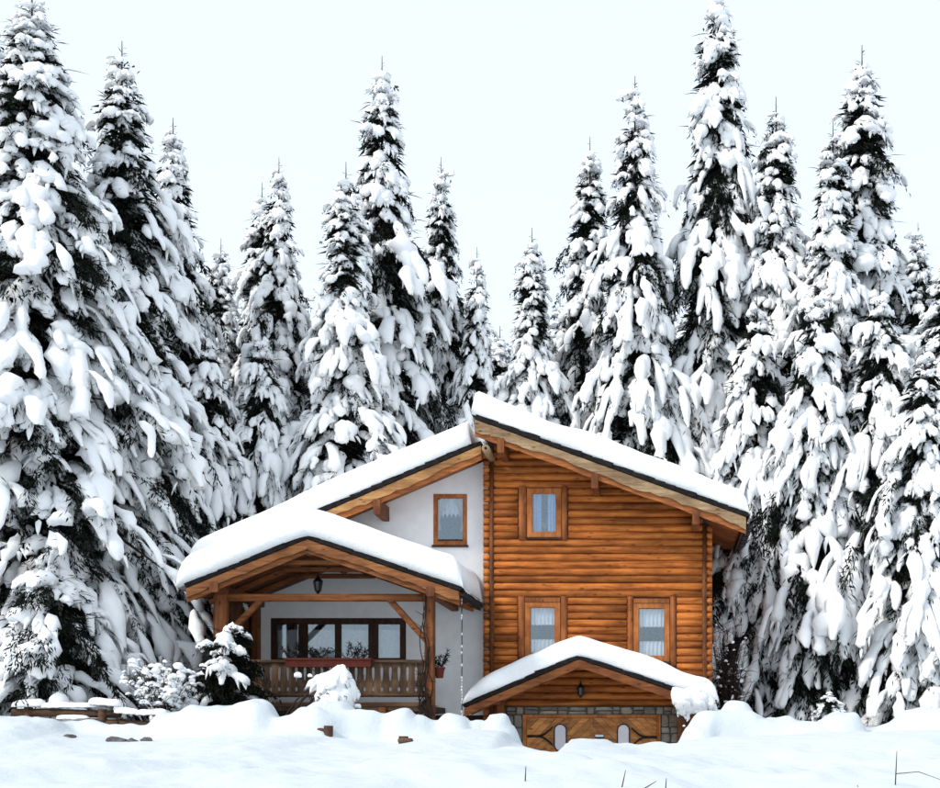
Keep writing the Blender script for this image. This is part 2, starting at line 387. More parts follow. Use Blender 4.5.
def log_mesh(x0, x1, z, r=.088, name='log', y=HY, parent=house, mat='log', n=9):
    """half round log lying along x, slightly uneven"""
    m = max(2, int((x1 - x0) / .5)); V = []; F = []; ph = random.random() * 6
    rr = r * random.uniform(.96, 1.05)
    for i in range(m + 1):
        x = x0 + (x1 - x0) * i / m; k = rr * (1 + .02 * math.sin(ph + x * 2.3))
        for j in range(n):
            a = math.pi * (-.5 + j / (n - 1)) * 1.12
            V.append((x, y + .085 - math.cos(a) * (k + .002), z + math.sin(a) * k * .94 + .006 * math.sin(ph + x)))
    for i in range(m):
        for j in range(n - 1): F.append((i * n + j, (i + 1) * n + j, (i + 1) * n + j + 1, i * n + j + 1))
    F += [tuple(range(n)), tuple(range((m + 1) * n - 1, m * n - 1, -1))]
    return mk(name, V, F, mat, parent, True)
PITCH = 7.3 * HY / FPX
TRX = lambda l, r: (hx(l), hx(r))
TRIMS = [(518, 568, 486, 540), (517.5, 567.5, 596, 659), (627, 676.5, 596.5, 666)]   # outer limits of the window surrounds
zt = hz(447.5); k = 0
while True:
    z = zt - k * PITCH; k += 1
    if z < .75: break
    xa, xb = hx(494), hx(702.5)
    # right end follows the roof
    xb = min(xb, RR0[0] + (z - .09 - RR0[1] + .13) * (RR1[0] - RR0[0]) / (RR1[1] - RR0[1]))
    segs = [(xa, xb)] if z > hz(706) else [(xa, hx(506) - .004), (hx(678) + .004, xb)]
    for (l, r, t, b) in TRIMS:
        if hz(b) - .02 < z < hz(t) + .02:
            ns = []
            for (p, q) in segs:
                if hx(l) > p and hx(r) < q: ns += [(p, hx(l) - .006), (hx(r) + .006, q)]
                elif p < hx(l) < q: ns.append((p, hx(l) - .006))
                else: ns.append((p, q))
            segs = ns
    for p, q in segs:
        if q - p > .1: log_mesh(p, q, z)
    # protruding log ends at both corners
    log_mesh(hx(483), hx(489.5), z, .08, 'log_end', HY + .012)
    if z < rline(hx(712)) - .25: log_mesh(hx(706.5), hx(712.3), z, .08, 'log_end', HY + .012)
for (a, b) in ((489.3, 494.3), (702.3, 706.7)):
    c = MB(); x = (hx(a) + hx(b)) / 2; c.tube([(x, HY + .05, .6), (x, HY + .05, min(rline(x) - .3, hz(446)))], .062, 10); c.build('corner_trim', 'corner', house, True)
# the log side wall to the right (seen only from aside): logs along y
for i in range(34):
    z = zt - (i + 8) * PITCH
    if z < .7: break
    mb = MB(); mb.tube([(XR - .1, HY + .15, z), (XR - .1, BACK, z)], .084, 8); mb.build('side_log', 'log_y', house, True)

def window(parent, x0, x1, z0, z1, y, fw, mat='frame', mull=(), rows=(), sill=True, name='window'):
    """frame of bars with panes; returns the frame object"""
    f = MB(); d = .05
    f.box(x0, x0 + fw, y, y + d, z0, z1); f.box(x1 - fw, x1, y, y + d, z0, z1)
    f.box(x0 + fw, x1 - fw, y + .002, y + d, z1 - fw, z1); f.box(x0 + fw, x1 - fw, y + .002, y + d, z0, z0 + fw)
    # inner casement, set back
    o = f.build(name, mat, parent)
    edges = [x0 + fw] + [v for m_ in mull for v in m_] + [x1 - fw]
    for m_ in mull: MB().box(m_[0], m_[1], y + .004, y + d, z0 + fw, z1 - fw).build('mullion', mat, o)
    for a, b in zip(edges[0::2], edges[1::2]):
        i = .018
        c = MB()
        c.box(a, a + i, y + .018, y + .045, z0 + fw, z1 - fw); c.box(b - i, b, y + .018, y + .045, z0 + fw, z1 - fw)
        c.box(a + i, b - i, y + .018, y + .045, z0 + fw, z0 + fw + i); c.box(a + i, b - i, y + .018, y + .045, z1 - fw - i, z1 - fw)
        c.build('casement', mat, o)
        MB().box(a + i, b - i, y + .028, y + .034, z0 + fw + i, z1 - fw - i).build('pane', 'glass', o)
    if sill: MB().box(x0 - .03, x1 + .03, y - .05, y + .03, z0 - .05, z0 - .004).build('sill', 'brown', o)
    return o
def curtain(parent, x0, x1, zb, zt_, y, folds=9, amp=.018, mat='curtain', scallop=.02, name='curtain', shift=None):
    nx, nz = 60, 8; V = []; F = []
    for j in range(nz + 1):
        for i in range(nx + 1):
            u = i / nx; v = j / nz
            x = x0 + (x1 - x0) * u; zz = zt_ + (zb + scallop * abs(math.sin(u * folds * math.pi)) - zt_) * v
            if shift: x, zz = shift(u, v, x, zz)
            V.append((x, y + amp * math.sin(u * folds * 2 * math.pi + .6 * math.sin(v * 3)) , zz))
    for j in range(nz):
        for i in range(nx): a = j * (nx + 1) + i; F.append((a, a + 1, a + nx + 2, a + nx + 1))
    return mk(name, V, F, mat, parent, True)

# windows of the log block
def log_window(hole, trim, lintel):
    x0, x1, z0, z1 = hole
    o = window(house, x0, x1, z0, z1, HY + .02, .105)
    for a, b in ((hx(trim[0]), x0 - .004), (x1 + .004, hx(trim[1]))):
        mb = MB(); n = 9; V = []; zs = [hz(trim[3]) + (hz(trim[2]) - hz(trim[3])) * t / 6 for t in range(7)]
        for zz in zs:
            for j in range(n):
                an = math.pi * (j / (n - 1)); V.append(((a + b) / 2 - math.cos(an) * (b - a) / 2 * (1 + .03 * math.sin(zz * 9)), HY + .06 - math.sin(an) * .085, zz))
        F = [(i * n + j, i * n + j + 1, (i + 1) * n + j + 1, (i + 1) * n + j) for i in range(6) for j in range(n - 1)]
        F += [tuple(range(n - 1, -1, -1)), tuple(range(6 * n, 7 * n))]
        mk('window_trim', V, F, 'trim', o, True)
    if lintel: MB().box(x0 + .002, x1 - .002, HY + .005, HY + .1, z1 + .004, z1 + .1).build('lintel', 'trim', o)
    return o
wu = log_window(W_UP, TRIMS[0], False)
cx0, cx1 = W_UP[0] + .1, W_UP[1] - .1
for a_, b_ in ((cx0, cx0 + .2), (cx1 - .2, cx1)): curtain(wu, a_, b_, W_UP[2] + .12, W_UP[3] - .1, HY + .16, 3, .02, 'curtain_sky_tint', scallop=.03)
wl = log_window(W_LO, TRIMS[1], True); wr = log_window(W_RI, TRIMS[2], True)
for o, hole, g0, g1 in ((wl, W_LO, 625, 639), (wr, W_RI, 627, 641)):
    curtain(o, hole[0] + .08, hole[1] - .08, hz(g0), hole[3] - .08, HY + .13, 7, .016)
    curtain(o, hole[0] + .08, hole[1] - .08, hole[2] + .03, hz(g1), HY + .13, 7, .016, scallop=0)
    MB().tube([(hole[0] + .06, HY + .13, hz(g1)), (hole[1] - .06, HY + .13, hz(g1))], .008, 6).build('curtain_rod', 'steel', o)

# --- white wing
def lx(px): return PX(px, WYL)
def lz(py): return PZ(py, WYL)
XW0 = -9.35
W_WH = (lx(433.5), lx(467), lz(545), lz(494)); W_BA = (lx(271), lx(406), lz(664), lz(618)); DOOR_B = None
wm = MB(); wall_holes(wm, XW0, XL + .12, 2.05, lambda x: lline(x) - .12, [W_WH, W_BA], WYL, .16)
wm.box(XW0 + .001, XW0 + .2, WYL + .01, BACK, .3, lline(XW0) - .15)
wm.add([(XW0, BACK, .3), (XL + .1, BACK, .3), (XL + .1, BACK, lline(XL) - .12), (XW0, BACK, lline(XW0) - .12)], [(0, 1, 2, 3)])
wm.build('plaster_wall', 'plaster', house)
MB().box(XW0 + .01, XL + .12, WYL + .05, WYL + .25, .2, 2.047).build('base_wall', 'brown', house)
fl = MB(); fl.box(XW0 + .21, XL + .09, WYL + .2, BACK - .02, 2.25, 2.4); fl.box(XW0 + .21, XL + .09, WYL + .2, BACK - .02, 4.6, 4.75); fl.build('floor_slab', 'interior', house)
ww = window(house, *W_WH, WYL - .012, .075)
MB().box(W_WH[0] + .09, W_WH[1] - .09, WYL + .015, WYL + .04, W_WH[2] + .08, W_WH[2] + .13).build('bottom_rail', 'brown', ww)
xm = (W_WH[0] + W_WH[1]) / 2; hw = (W_WH[1] - W_WH[0]) / 2 - .09
for sgn in (-1, 1):
    def tie(u, v, x, z, s=sgn):
        pin = abs(v - .68); wd = .16 + .84 * min(1, (pin / .68) ** 1.3) if v < .68 else .16 + .5 * (v - .68)
        return xm + s * (hw - hw * .82 * wd * u), z
    curtain(ww, 0, 1, W_WH[2] + .33, W_WH[3] - .1, WYL + .1, 4, .012, 'curtain_yellow', 0, shift=tie)
curtain(ww, xm - hw, xm + hw, W_WH[2] + .62, W_WH[3] - .08, WYL + .16, 6, .02, 'curtain', .1)
# balcony window: four lights
bw = window(house, *W_BA, WYL - .01, .12, 'brown', mull=[(lx(299), lx(307)), (lx(335.5), lx(340.5)), (lx(369), lx(377.5))], sill=False)
curtain(bw, W_BA[0] + .1, W_BA[1] - .1, W_BA[2] + .1, W_BA[3] - .25, WYL + .14, 26, .022, scallop=0)

# --- roofs
def roof_slab(name, a, b, y0, y1, th=.07, mat='soffit', parent=house):
    """boarding between two eave/ridge points a,b (x,z), from y0 to y1; top surface on the line"""
    m = MB(); V = []
    for y in (y0, y1):
        V += [(a[0], y, a[1]), (b[0], y, b[1]), (b[0], y, b[1] - th), (a[0], y, a[1] - th)]
    m.add(V, [(0, 1, 2, 3), (7, 6, 5, 4), (1, 0, 4, 5), (2, 1, 5, 6), (3, 2, 6, 7), (0, 3, 7, 4)])
    return m.build(name, mat, parent)
roof_r = roof_slab('roof', RR0, RR1, RBY + .06, BACK + .5)
roof_l = roof_slab('roof', LR0, LR1, LBY + .06, BACK + .5)
PBK = WYL - .003
roof_pl = roof_slab('roof', PL, PA, PBY + .06, PBK); roof_pr = roof_slab('roof', PA, PR, PBY + .06, PBK)
roof_gl = roof_slab('roof', GL, GA, GBY + .05, HY - .003, .05); roof_gr = roof_slab('roof', GA, GR, GBY + .05, HY - .003, .05)

def shingles(parent, a, b, y, n, dy=.3, th=.05, over=.0):
    """dark shingle courses seen from their ends: one piece per course, each a little uneven"""
    a, b = Vector((a[0], 0, a[1])), Vector((b[0], 0, b[1])); t = (b - a) / n; u = t.normalized(); nn = Vector((-u.z, 0, u.x))
    if nn.z < 0: nn = -nn
    for i in range(n):
        j = random.uniform(-.022, .02); p = a + t * i; q = a + t * (i + 1.12); yy = y - random.uniform(0, .03)
        # the uphill end slides under the next course
        hi_p, hi_q = (th + .02, th) if (b - a).z > 0 else (th, th + .02)
        lo = .004
        if (b - a).z > 0: pp = [p + nn * (lo + .015), q + nn * lo, q + nn * (hi_q + j), p + nn * (hi_p + .012 + j)]
        else: pp = [p + nn * lo, q + nn * (lo + .015), q + nn * (hi_q + .012 + j), p + nn * (hi_p + j)]
        MB().prism([(v.x, v.z) for v in pp], yy, y + dy).build('shingle', 'shingle', parent)
shingles(roof_r, RR0, RR1, RBY, 26, th=.1); shingles(roof_l, LR0, LR1, LBY, 27, th=.1)
shingles(roof_pl, PL, PA, PBY, 11, th=.09); shingles(roof_pr, PA, PR, PBY, 14, th=.09)
shingles(roof_gl, GL, GA, GBY, 11, th=.09); shingles(roof_gr, GA, GR, GBY, 13, th=.09)

def barge(parent, a, b, y, h, th, mat, wavy=.03, drop=0., seed=0, name='barge_board', n=48):
    r = random.Random(seed); a, b = Vector((a[0], 0, a[1] - drop)), Vector((b[0], 0, b[1] - drop))
    top = [(a + (b - a) * i / n) for i in range(n + 1)]
    ph = [r.uniform(0, 6) for _ in range(4)]; low = []
    for i, p in enumerate(top):
        s = i / n * (b - a).length
        d = wavy * (.5 * math.sin(s * 2.1 + ph[0]) + .35 * math.sin(s * 5.3 + ph[1]) + .25 * math.sin(s * 13 + ph[2])) + wavy * .5 * (r.random() ** 4)
        low.append((p.x, p.z - h - d))
    V = []; F = []
    for yy in (y, y + th):
        V += [(p.x, yy, p.z) for p in top] + [(x, yy, z) for x, z in low]
    m = n + 1
    for i in range(n):
        F += [(i, i + 1, m + i + 1, m + i), (2 * m + i, 3 * m + i, 3 * m + i + 1, 2 * m + i + 1), (i + 1, i, 2 * m + i, 2 * m + i + 1), (m + i, m + i + 1, 3 * m + i + 1, 3 * m + i)]
    F += [(0, m, 3 * m, 2 * m), (n, 2 * m + n, 3 * m + n, m + n)]
    return mk(name, V, F, mat, parent)
# right roof: weathered tan barge with a natural edge over an orange board, boxed ridge end
rd = Vector((RR1[0] - RR0[0], RR1[1] - RR0[1])); 
def on(a, b, t): return (a[0] + (b[0] - a[0]) * t, a[1] + (b[1] - a[1]) * t)
barge(roof_r, on(RR0, RR1, .058), RR1, RBY, .2, .05, 'barge', .05, .004, 3)
barge(roof_r, on(RR0, RR1, .0), RR1, RBY + .055, .33, .045, 'soffit', .015, .0, 4, 'inner_barge_board')
MB().prism([(RR0[0], RR0[1] - .005), on((RR0[0], RR0[1] - .005), (RR1[0], RR1[1] - .005), .062), (on(RR0, RR1, .062)[0], on(RR0, RR1, .062)[1] - .2), (RR0[0] + .16, RR0[1] - .32), (RR0[0], RR0[1] - .26)], RBY + .01, RBY + .054).build('ridge_end_board', 'barge', roof_r)
barge(roof_l, on(LR0, LR1, .0), LR1, LBY, .185, .05, 'barge_left', .045, .004, 5)
barge(roof_l, on(LR0, LR1, .0), LR1, LBY + .055, .30, .045, 'soffit', .01, .0, 6, 'inner_barge_board')
barge(roof_pl, PL, PA, PBY, .17, .05, 'barge_porch', .03, .004, 7, n=26); barge(roof_pr, PA, PR, PBY, .17, .05, 'barge_porch', .035, .004, 8, n=30)
barge(roof_pl, PL, PA, PBY + .055, .27, .045, 'beam', .008, .0, 17, 'inner_barge_board', 26); barge(roof_pr, PA, PR, PBY + .055, .27, .045, 'beam', .008, .0, 18, 'inner_barge_board', 30)
barge(roof_gl, GL, GA, GBY, .17, .06, 'beam', .012, .004, 9, n=24); barge(roof_gr, GA, GR, GBY, .17, .06, 'beam', .012, .004, 10, n=24)
# purlins: beams running back under the roof, their ends show below the barges
def purlin(parent, px, py0, py1, yf, y1, wpx=7, mat='post'):
    x = PX(px, yf); z0, z1 = PZ(py1, yf), PZ(py0, yf)
    MB().beam((x, yf, (z0 + z1) / 2), (x, y1, (z0 + z1) / 2), wpx * yf / FPX, z1 - z0, ch=.1).build('purlin', mat, parent)
for px, a, b in ((500.5, 438, 452.5), (594.5, 473, 488), (696, 510, 524)): purlin(roof_r, px, a, b, RBY - .02, HY + .05)
purlin(roof_l, 376.5, 499, 514, LBY - .02, WYL - .01); purlin(roof_l, 243, 556, 571, LBY - .02, WYL - .01)
pm = MB(); x, z = PX(485.5, 28.95), PZ(448, 28.95); pm.tube([(x, 28.97, z), (x, 30.2, z)], .085, 14); pm.build('round_purlin', 'barge', roof_r, True)
pm = MB(); pm.tube([(x, 28.94, z), (x, 28.968, z)], .03, 10); pm.build('purlin_bolt', 'iron', roof_r, True)
# soffit boards under the right eave, ceiling boards under the overhangs
def under_boards(parent, a, b, y0, y1, n, drop, mat='soffit', gap=.012):
    st = (y1 - y0) / n
    for i in range(n):
        m = MB(); V = []
        for y in (y0 + i * st, y0 + (i + 1) * st - gap):
            V += [(a[0], y, a[1] - drop), (b[0], y, b[1] - drop), (b[0], y, b[1] - drop - .02), (a[0], y, a[1] - drop - .02)]
        m.add(V, [(0, 1, 2, 3), (7, 6, 5, 4), (1, 0, 4, 5), (2, 1, 5, 6), (3, 2, 6, 7), (0, 3, 7, 4)]); m.build('soffit_board', mat, parent)
under_boards(roof_r, on(RR0, RR1, .875), on(RR0, RR1, .985), HY + .2, BACK + .4, 22, .11)
under_boards(roof_r, on(RR0, RR1, .0), on(RR0, RR1, .985), RBY + .1, HY + .19, 6, .11)
under_boards(roof_l, on(LR0, LR1, .0), on(LR0, LR1, .97), LBY + .1, WYL - .005, 6, .11)
# eave fascia + gutters
MB().box(RR1[0] - .05, RR1[0] - .002, RBY + .12, BACK + .5, RR1[1] - .2, RR1[1] - .08).build('eave_board', 'brown', roof_r)
def gutter(parent, x, z, y0, y1, r=.075, step=.5):
    n = 10; V = []; F = []
    ys = [y0, y1]
    for y in ys:
        for k_ in range(n + 1):
            a = math.pi * (1 + k_ / n); V.append((x + math.cos(a) * r, y, z + math.sin(a) * r))
        for k_ in range(n + 1):
            a = math.pi * (2 - k_ / n); V.append((x + math.cos(a) * (r - .008), y, z + math.sin(a) * (r - .008)))
    m = 2 * (n + 1)
    F = [(i, (i + 1) % m, m + (i + 1) % m, m + i) for i in range(m)] + [tuple(range(m - 1, -1, -1)), tuple(range(m, 2 * m))]
    g = mk('gutter', V, F, 'gutter', parent, False)
    y = y0 + .06
    while y < y1:
        b = MB(); pts = [(x + math.cos(math.pi * (1 + t / 8)) * (r + .012), y, z + math.sin(math.pi * (1 + t / 8)) * (r + .012)) for t in range(9)]
        b.tube(pts, .014, 5); b.build('gutter_bracket', 'gutter', g); y += step
    return g
g1 = gutter(roof_r, RR1[0] + .085, RR1[1] - .07, RBY + .02, BACK + .45, .09, .55)
mb = MB(); ye = BACK + .3
mb.tube([(RR1[0] + .085, ye, RR1[1] - .13), (RR1[0] + .06, ye, RR1[1] - .3), (RR1[0] - .1, ye, RR1[1] - .42), (XR + .25, ye, RR1[1] - .62), (XR + .12, ye, RR1[1] - .75), (XR + .12, ye, 1.2)], .05, 10)
mb.build('downpipe', 'gutter', roof_r, True)
g2 = gutter(roof_pr, PR[0] + .06, PR[1] - .02, PBY + .0, PBK - .55, .075, .24)

# --- porch timber
PY = 27.9
def px_(p): return PX(p, PY)
def pz_(p): return PZ(p, PY)
def bar(parent, name, a, b, w, h, mat, up=(0, 1, 0)): return MB().beam(a, b, w, h, up).build(name, mat, parent)
bar(house, 'porch_post', (px_(430), PY, .8), (px_(430), PY, pz_(585)), .2, .2, 'post')
bar(house, 'porch_post', (px_(222), PY, .8), (px_(222), PY, pz_(590)), .24, .2, 'post')
bar(house, 'porch_post', (px_(222) - .05, WYL - .12, 2.05), (px_(222) - .05, WYL - .12, 4.6), .18, .18, 'post')
bar(house, 'tie_beam', (px_(214), PY + .03, pz_(597.5)), (px_(425.5), PY + .03, pz_(597.5)), .15, .14, 'beam')
bar(house, 'brace', (px_(264), PY + .03, pz_(597)), (px_(231), PY + .03, pz_(630)), .12, .13, 'beam')
bar(house, 'brace', (px_(389), PY + .03, pz_(599)), (px_(427), PY + .03, pz_(641)), .12, .13, 'beam')
# purlins of the porch and rafters with collar ties
for (p, z) in ((PL, 0), (PR, 0)):
    xx = p[0] + (.55 if p is PL else -.57); zz = (line(PL, PA) if p is PL else line(PA, PR))(xx) - .2
    bar(house, 'porch_purlin', (xx, PBY - .015, zz), (xx, PBK - .01, zz), .17, .2, 'post', (0, 0, 1))
bar(house, 'porch_ridge_beam', (PA[0], PBY + .12, PA[1] - .2), (PA[0], PBK - .01, PA[1] - .2), .14, .2, 'beam', (0, 0, 1))
for i, y in enumerate((PBY + .35, PBY + 1.3, PBY + 2.3)):
    for a, b in ((PL, PA), (PA, PR)):
        bar(house, 'rafter', (a[0] + .05, y, a[1] - .15), (b[0] - .03, y, b[1] - .15), .1, .14, 'beam', (0, 1, 0))
    zz = PA[1] - .42 - .02 * i
    bar(house, 'collar_tie', (PA[0] - .75, y, zz), (PA[0] + .85, y, zz), .09, .17, 'beam', (0, 1, 0))
under_boards(roof_pl, PL, on(PL, PA, .99), PBY + .12, PBK - .01, 14, .075, 'corner'); under_boards(roof_pr, on(PA, PR, .01), PR, PBY + .12, PBK - .01, 14, .075, 'corner')  # porch ceiling in darker wood than the other soffits, deepening the shade
# dark boards added at the left end of the balcony to block light
for i in range(13):
    y = PY + .14 + i * .19
    MB().box(px_(214) - .06, px_(214) - .03 + .006 * (i % 2), y, y + .18, pz_(705), line(PL, PA)(px_(214) - .06) - .16).build('shade_board', 'corner', house)
# balcony
zt_, zb_ = pz_(660), pz_(705)
bal = MB().box(px_(205), px_(425), PY - .05, WYL - .005, zb_ - .12, zb_ - .0).build('balcony_floor', 'board', house)
def baluster(parent, x, wd, y):
    """board with a keyhole slot at the top and a round hole below, cut as real openings"""
    z0, z1 = pz_(697), pz_(663); h = z1 - z0; d = .03; V = []; F = []
    xa, xb = x - wd / 2 + .003, x + wd / 2 - .003
    # grid of cells with the hollow cells left out: half a slot on each side, so two neighbours make one
    cut = wd * .16; zs = [z0, z0 + h * .18, z0 + h * .28, z0 + h * .47, z0 + h * .6, z0 + h * .86, z0 + h * .92, z1]
    ins = [0, 0, cut * .8, 0, 0, cut, 0, 0]
    poly_r = []; poly_l = []
    prof = [(z0, 0), (z0 + h * .16, 0), (z0 + h * .2, cut * .8), (z0 + h * .26, cut * .8), (z0 + h * .3, 0), (z0 + h * .46, 0), (z0 + h * .52, cut * .55), (z0 + h * .72, cut), (z0 + h * .84, cut * .9), (z0 + h * .9, 0), (z1, 0)]
    V = []
    for yy in (y, y + d):
        for zz, c in prof: V += [(xa + c, yy, zz), (xb - c, yy, zz)]
    n = len(prof); o = 2 * n
    for i in range(n - 1):
        a = 2 * i
        F += [(a, a + 1, a + 3, a + 2), (o + a + 1, o + a, o + a + 2, o + a + 3), (a, a + 2, o + a + 2, o + a), (a + 3, a + 1, o + a + 1, o + a + 3)]
    F += [(1, 0, o, o + 1), (2 * n - 2, 2 * n - 1, o + 2 * n - 1, o + 2 * n - 2)]
    mk('railing_board', V, F, 'board', parent)
nb = 23; x0, x1 = px_(228), px_(424.5); wd = (x1 - x0) / nb
for i in range(nb): baluster(bal, x0 + (i + .5) * wd, wd, PY - .01 - .004 * (i % 2))
bar(bal, 'handrail', (px_(226), PY, pz_(661.2)), (px_(424.5), PY, pz_(661.2)), .06, .12, 'rail', (0, 1, 0))
bar(bal, 'bottom_rail', (px_(226), PY - .035, pz_(694.5)), (px_(424.5), PY - .035, pz_(694.5)), .05, .05, 'rail', (0, 1, 0))
bar(bal, 'edge_beam', (px_(205), PY - .03, pz_(704.5)), (px_(424.8), PY - .03, pz_(704.5)), .1, .08, 'rail', (0, 1, 0))
for p in (265, 384): bar(bal, 'floor_joist', (px_(p), PY - .2, pz_(711)), (px_(p), WYL - .02, pz_(711)), .13, .15, 'post', (0, 0, 1))
for (sx_, side) in ((px_(207), 0),):
    for i in range(12):
        y = PY + .12 + i * .2; MB().box(sx_ - .012, sx_ + .012, y, y + .19, zb_ + .05, zt_).build('railing_board', 'board', bal)

# --- garage front: stone round the doors, log gable above, awning post
DX0, DX1, DZ1 = hx(523), hx(660.5), hz(714.5)
SX0, SX1, SZ1 = hx(506), hx(678), hz(706.5)
gw = MB(); gw.box(SX0, DX0, HY - .02, HY + .06, .5, SZ1); gw.box(DX1, SX1, HY - .02, HY + .06, .5, SZ1); gw.box(DX0, DX1, HY - .02, HY + .06, DZ1, SZ1)
gwo = gw.build('garage_wall', 'mortar', house)
def stone(parent, x0, x1, z0, z1, y):
    g = .008; j = lambda s: random.uniform(-s, s)
    sx, sz = (x1 - x0) * .1, (z1 - z0) * .1
    p = [(x0 + g + abs(j(sx)), z0 + g + abs(j(sz))), ((x0 + x1) / 2 + j(sx), z0 + g), (x1 - g - abs(j(sx)), z0 + g + abs(j(sz))), (x1 - g, (z0 + z1) / 2 + j(sz)), (x1 - g - abs(j(sx * 1.6)), z1 - g - abs(j(sz))), ((x0 + x1) / 2 + j(sx), z1 - g), (x0 + g + abs(j(sx * 1.6)), z1 - g - abs(j(sz)))]
    cx, cz = sum(a for a, _ in p) / 7, sum(b for _, b in p) / 7; d = random.uniform(.02, .05)
    V = [(a, y, b) for a, b in p] + [(a, y - d * .6, b) for a, b in p] + [(cx + (a - cx) * .8, y - d, cz + (b - cz) * .8 + j(.01)) for a, b in p]
    F = [(i, (i + 1) % 7, 7 + (i + 1) % 7, 7 + i) for i in range(7)] + [(7 + i, 7 + (i + 1) % 7, 14 + (i + 1) % 7, 14 + i) for i in range(7)] + [tuple(range(14, 21))]
    mk('stone', V, F, 'stone', parent)
def stone_field(x0, x1, z0, z1, hs, ws):
    z = z1
    while z > z0 + .03:
        h_ = min(random.uniform(*hs), z - z0)
        if z - h_ - z0 < .05: h_ = z - z0
        x = x0
        while x < x1 - .02:
            w_ = random.uniform(*ws)
            if x1 - x - w_ < .07: w_ = x1 - x
            if h_ > .14 and random.random() < .35: c = random.uniform(.4, .6); stone(gwo, x, x + w_, z - h_, z - h_ * c, HY - .02); stone(gwo, x, x + w_, z - h_ * c, z, HY - .02)
            else: stone(gwo, x, x + w_, z - h_, z, HY - .02)
            x += w_
        z -= h_
stone_field(SX0, SX1, DZ1 + .005, SZ1, (.16, .19), (.14, .42))
stone_field(SX0, DX0 - .01, .9, DZ1 + .003, (.12, .3), (.14, .26)); stone_field(DX1 + .01, SX1, .9, DZ1 + .003, (.12, .3), (.14, .26))
# gable logs under the awning are the wall logs; add a brown lintel and the door frame
fr = MB(); fr.box(DX0, DX0 + .075, HY - .06, HY + .03, .5, DZ1); fr.box(DX1 - .075, DX1, HY - .06, HY + .03, .5, DZ1); fr.box(DX0 + .075, DX1 - .075, HY - .058, HY + .03, DZ1 - .07, DZ1)
gdoor = fr.build('garage_door', 'frame', house)
xm = (DX0 + DX1) / 2; lz0, lz1 = .55, DZ1 - .075
MB().box(DX0 + .08, DX1 - .08, HY + .02, HY + .05, lz0, lz1).build('door_backing', 'brown', gdoor)
def clip(poly, f):
    out = []
    for i, p in enumerate(poly):
        q = poly[(i + 1) % len(poly)]; a, b = f(p), f(q)
        if a >= 0: out.append(p)
        if (a >= 0) != (b >= 0): t = a / (a - b); out.append((p[0] + (q[0] - p[0]) * t, p[1] + (q[1] - p[1]) * t))
    return out
for (a, b, sgn) in ((DX0 + .08, xm - .006, 1), (xm + .006, DX1 - .08, -1)):
    s2 = math.sqrt(.5); wdk = .13; n = int(4.5 / wdk)
    for i in range(-n, n):
        # boards at 45 degrees: coordinate across = (z - sgn*x)*s2
        c0, c1 = i * wdk + .003, (i + 1) * wdk - .003
        f = lambda p: (p[1] - 1.3 - sgn * (p[0] - (a + b) / 2)) * s2
        poly = [(a, lz0), (b, lz0), (b, lz1), (a, lz1)]
        poly = clip(poly, lambda p: f(p) - c0); poly = clip(poly, lambda p: c1 - f(p)) if len(poly) > 2 else []
        if len(poly) > 2: MB().prism(poly, HY - .02 - .003 * (i % 2), HY + .018).build('door_plank', 'door', gdoor)
# middle cover strip, oval windows, strap hinges, lock
MB().box(xm - .03, xm + .03, HY - .045, HY - .024, lz0, lz1).build('cover_strip', 'door', gdoor)
def oval(cx, cz, w_, h_, y):
    def ring(k): 
        r = w_ / 2 + k; hh = h_ / 2 - w_ / 2; pts = []
        for i in range(9): a = math.pi * i / 8; pts.append((cx + r * math.cos(a), cz + hh + r * math.sin(a)))
        for i in range(9): a = math.pi + math.pi * i / 8; pts.append((cx + r * math.cos(a), cz - hh + r * math.sin(a)))
        return pts
    o, i_ = ring(.022), ring(0); n = len(o)
    V = [(x, y, z) for x, z in o] + [(x, y, z) for x, z in i_] + [(x, y + .03, z) for x, z in o] + [(x, y + .03, z) for x, z in i_]
    F = []
    for k_ in range(n):
        l = (k_ + 1) % n; F += [(k_, l, n + l, n + k_), (n + k_, n + l, 3 * n + l, 3 * n + k_), (l, k_, 2 * n + k_, 2 * n + l)]
    fo = mk('oval_window', V, F, 'iron', gdoor)
    MB().prism(ring(-.001), y + .012, y + .02).build('pane', 'ovalglass', fo)
oval(hx(560.5), hz(737.5), .235, .56, HY - .062); oval(hx(623.5), hz(737.5), .235, .56, HY - .062)
def strap(x0, x1, zc):
    s = 1 if x1 > x0 else -1; y = HY - .05; o = MB()
    o.tube([(x0, y, zc), (x0 + (x1 - x0) * .45, y, zc)], [.028, .024], 8); xa = x0 + (x1 - x0) * .42
    for d in (1, -1):
        pts = [(xa + (x1 - xa) * t, y, zc + d * .2 * (t ** 1.8)) for t in (0, .25, .5, .75, 1)]; o.tube(pts, [.024, .023, .021, .018, .012], 8)
    ob = o.build('strap_hinge', 'iron', gdoor, True)
    for t in (.03, .3): MB().tube([(x0 + (x1 - x0) * t, y - .035, zc), (x0 + (x1 - x0) * t, y, zc)], .012, 6).build('rivet', 'iron', ob)
strap(hx(527.5), hx(553), hz(736)); strap(hx(657), hx(631.5), hz(737))
MB().box(hx(595), hx(604), HY - .075, HY - .03, hz(741), hz(737)).build('lock_plate', 'iron', gdoor)
MB().box(hx(595.5), hx(603.5), HY - .085, HY - .03, hz(736.8), hz(734.5)).build('handle', 'steel', gdoor)
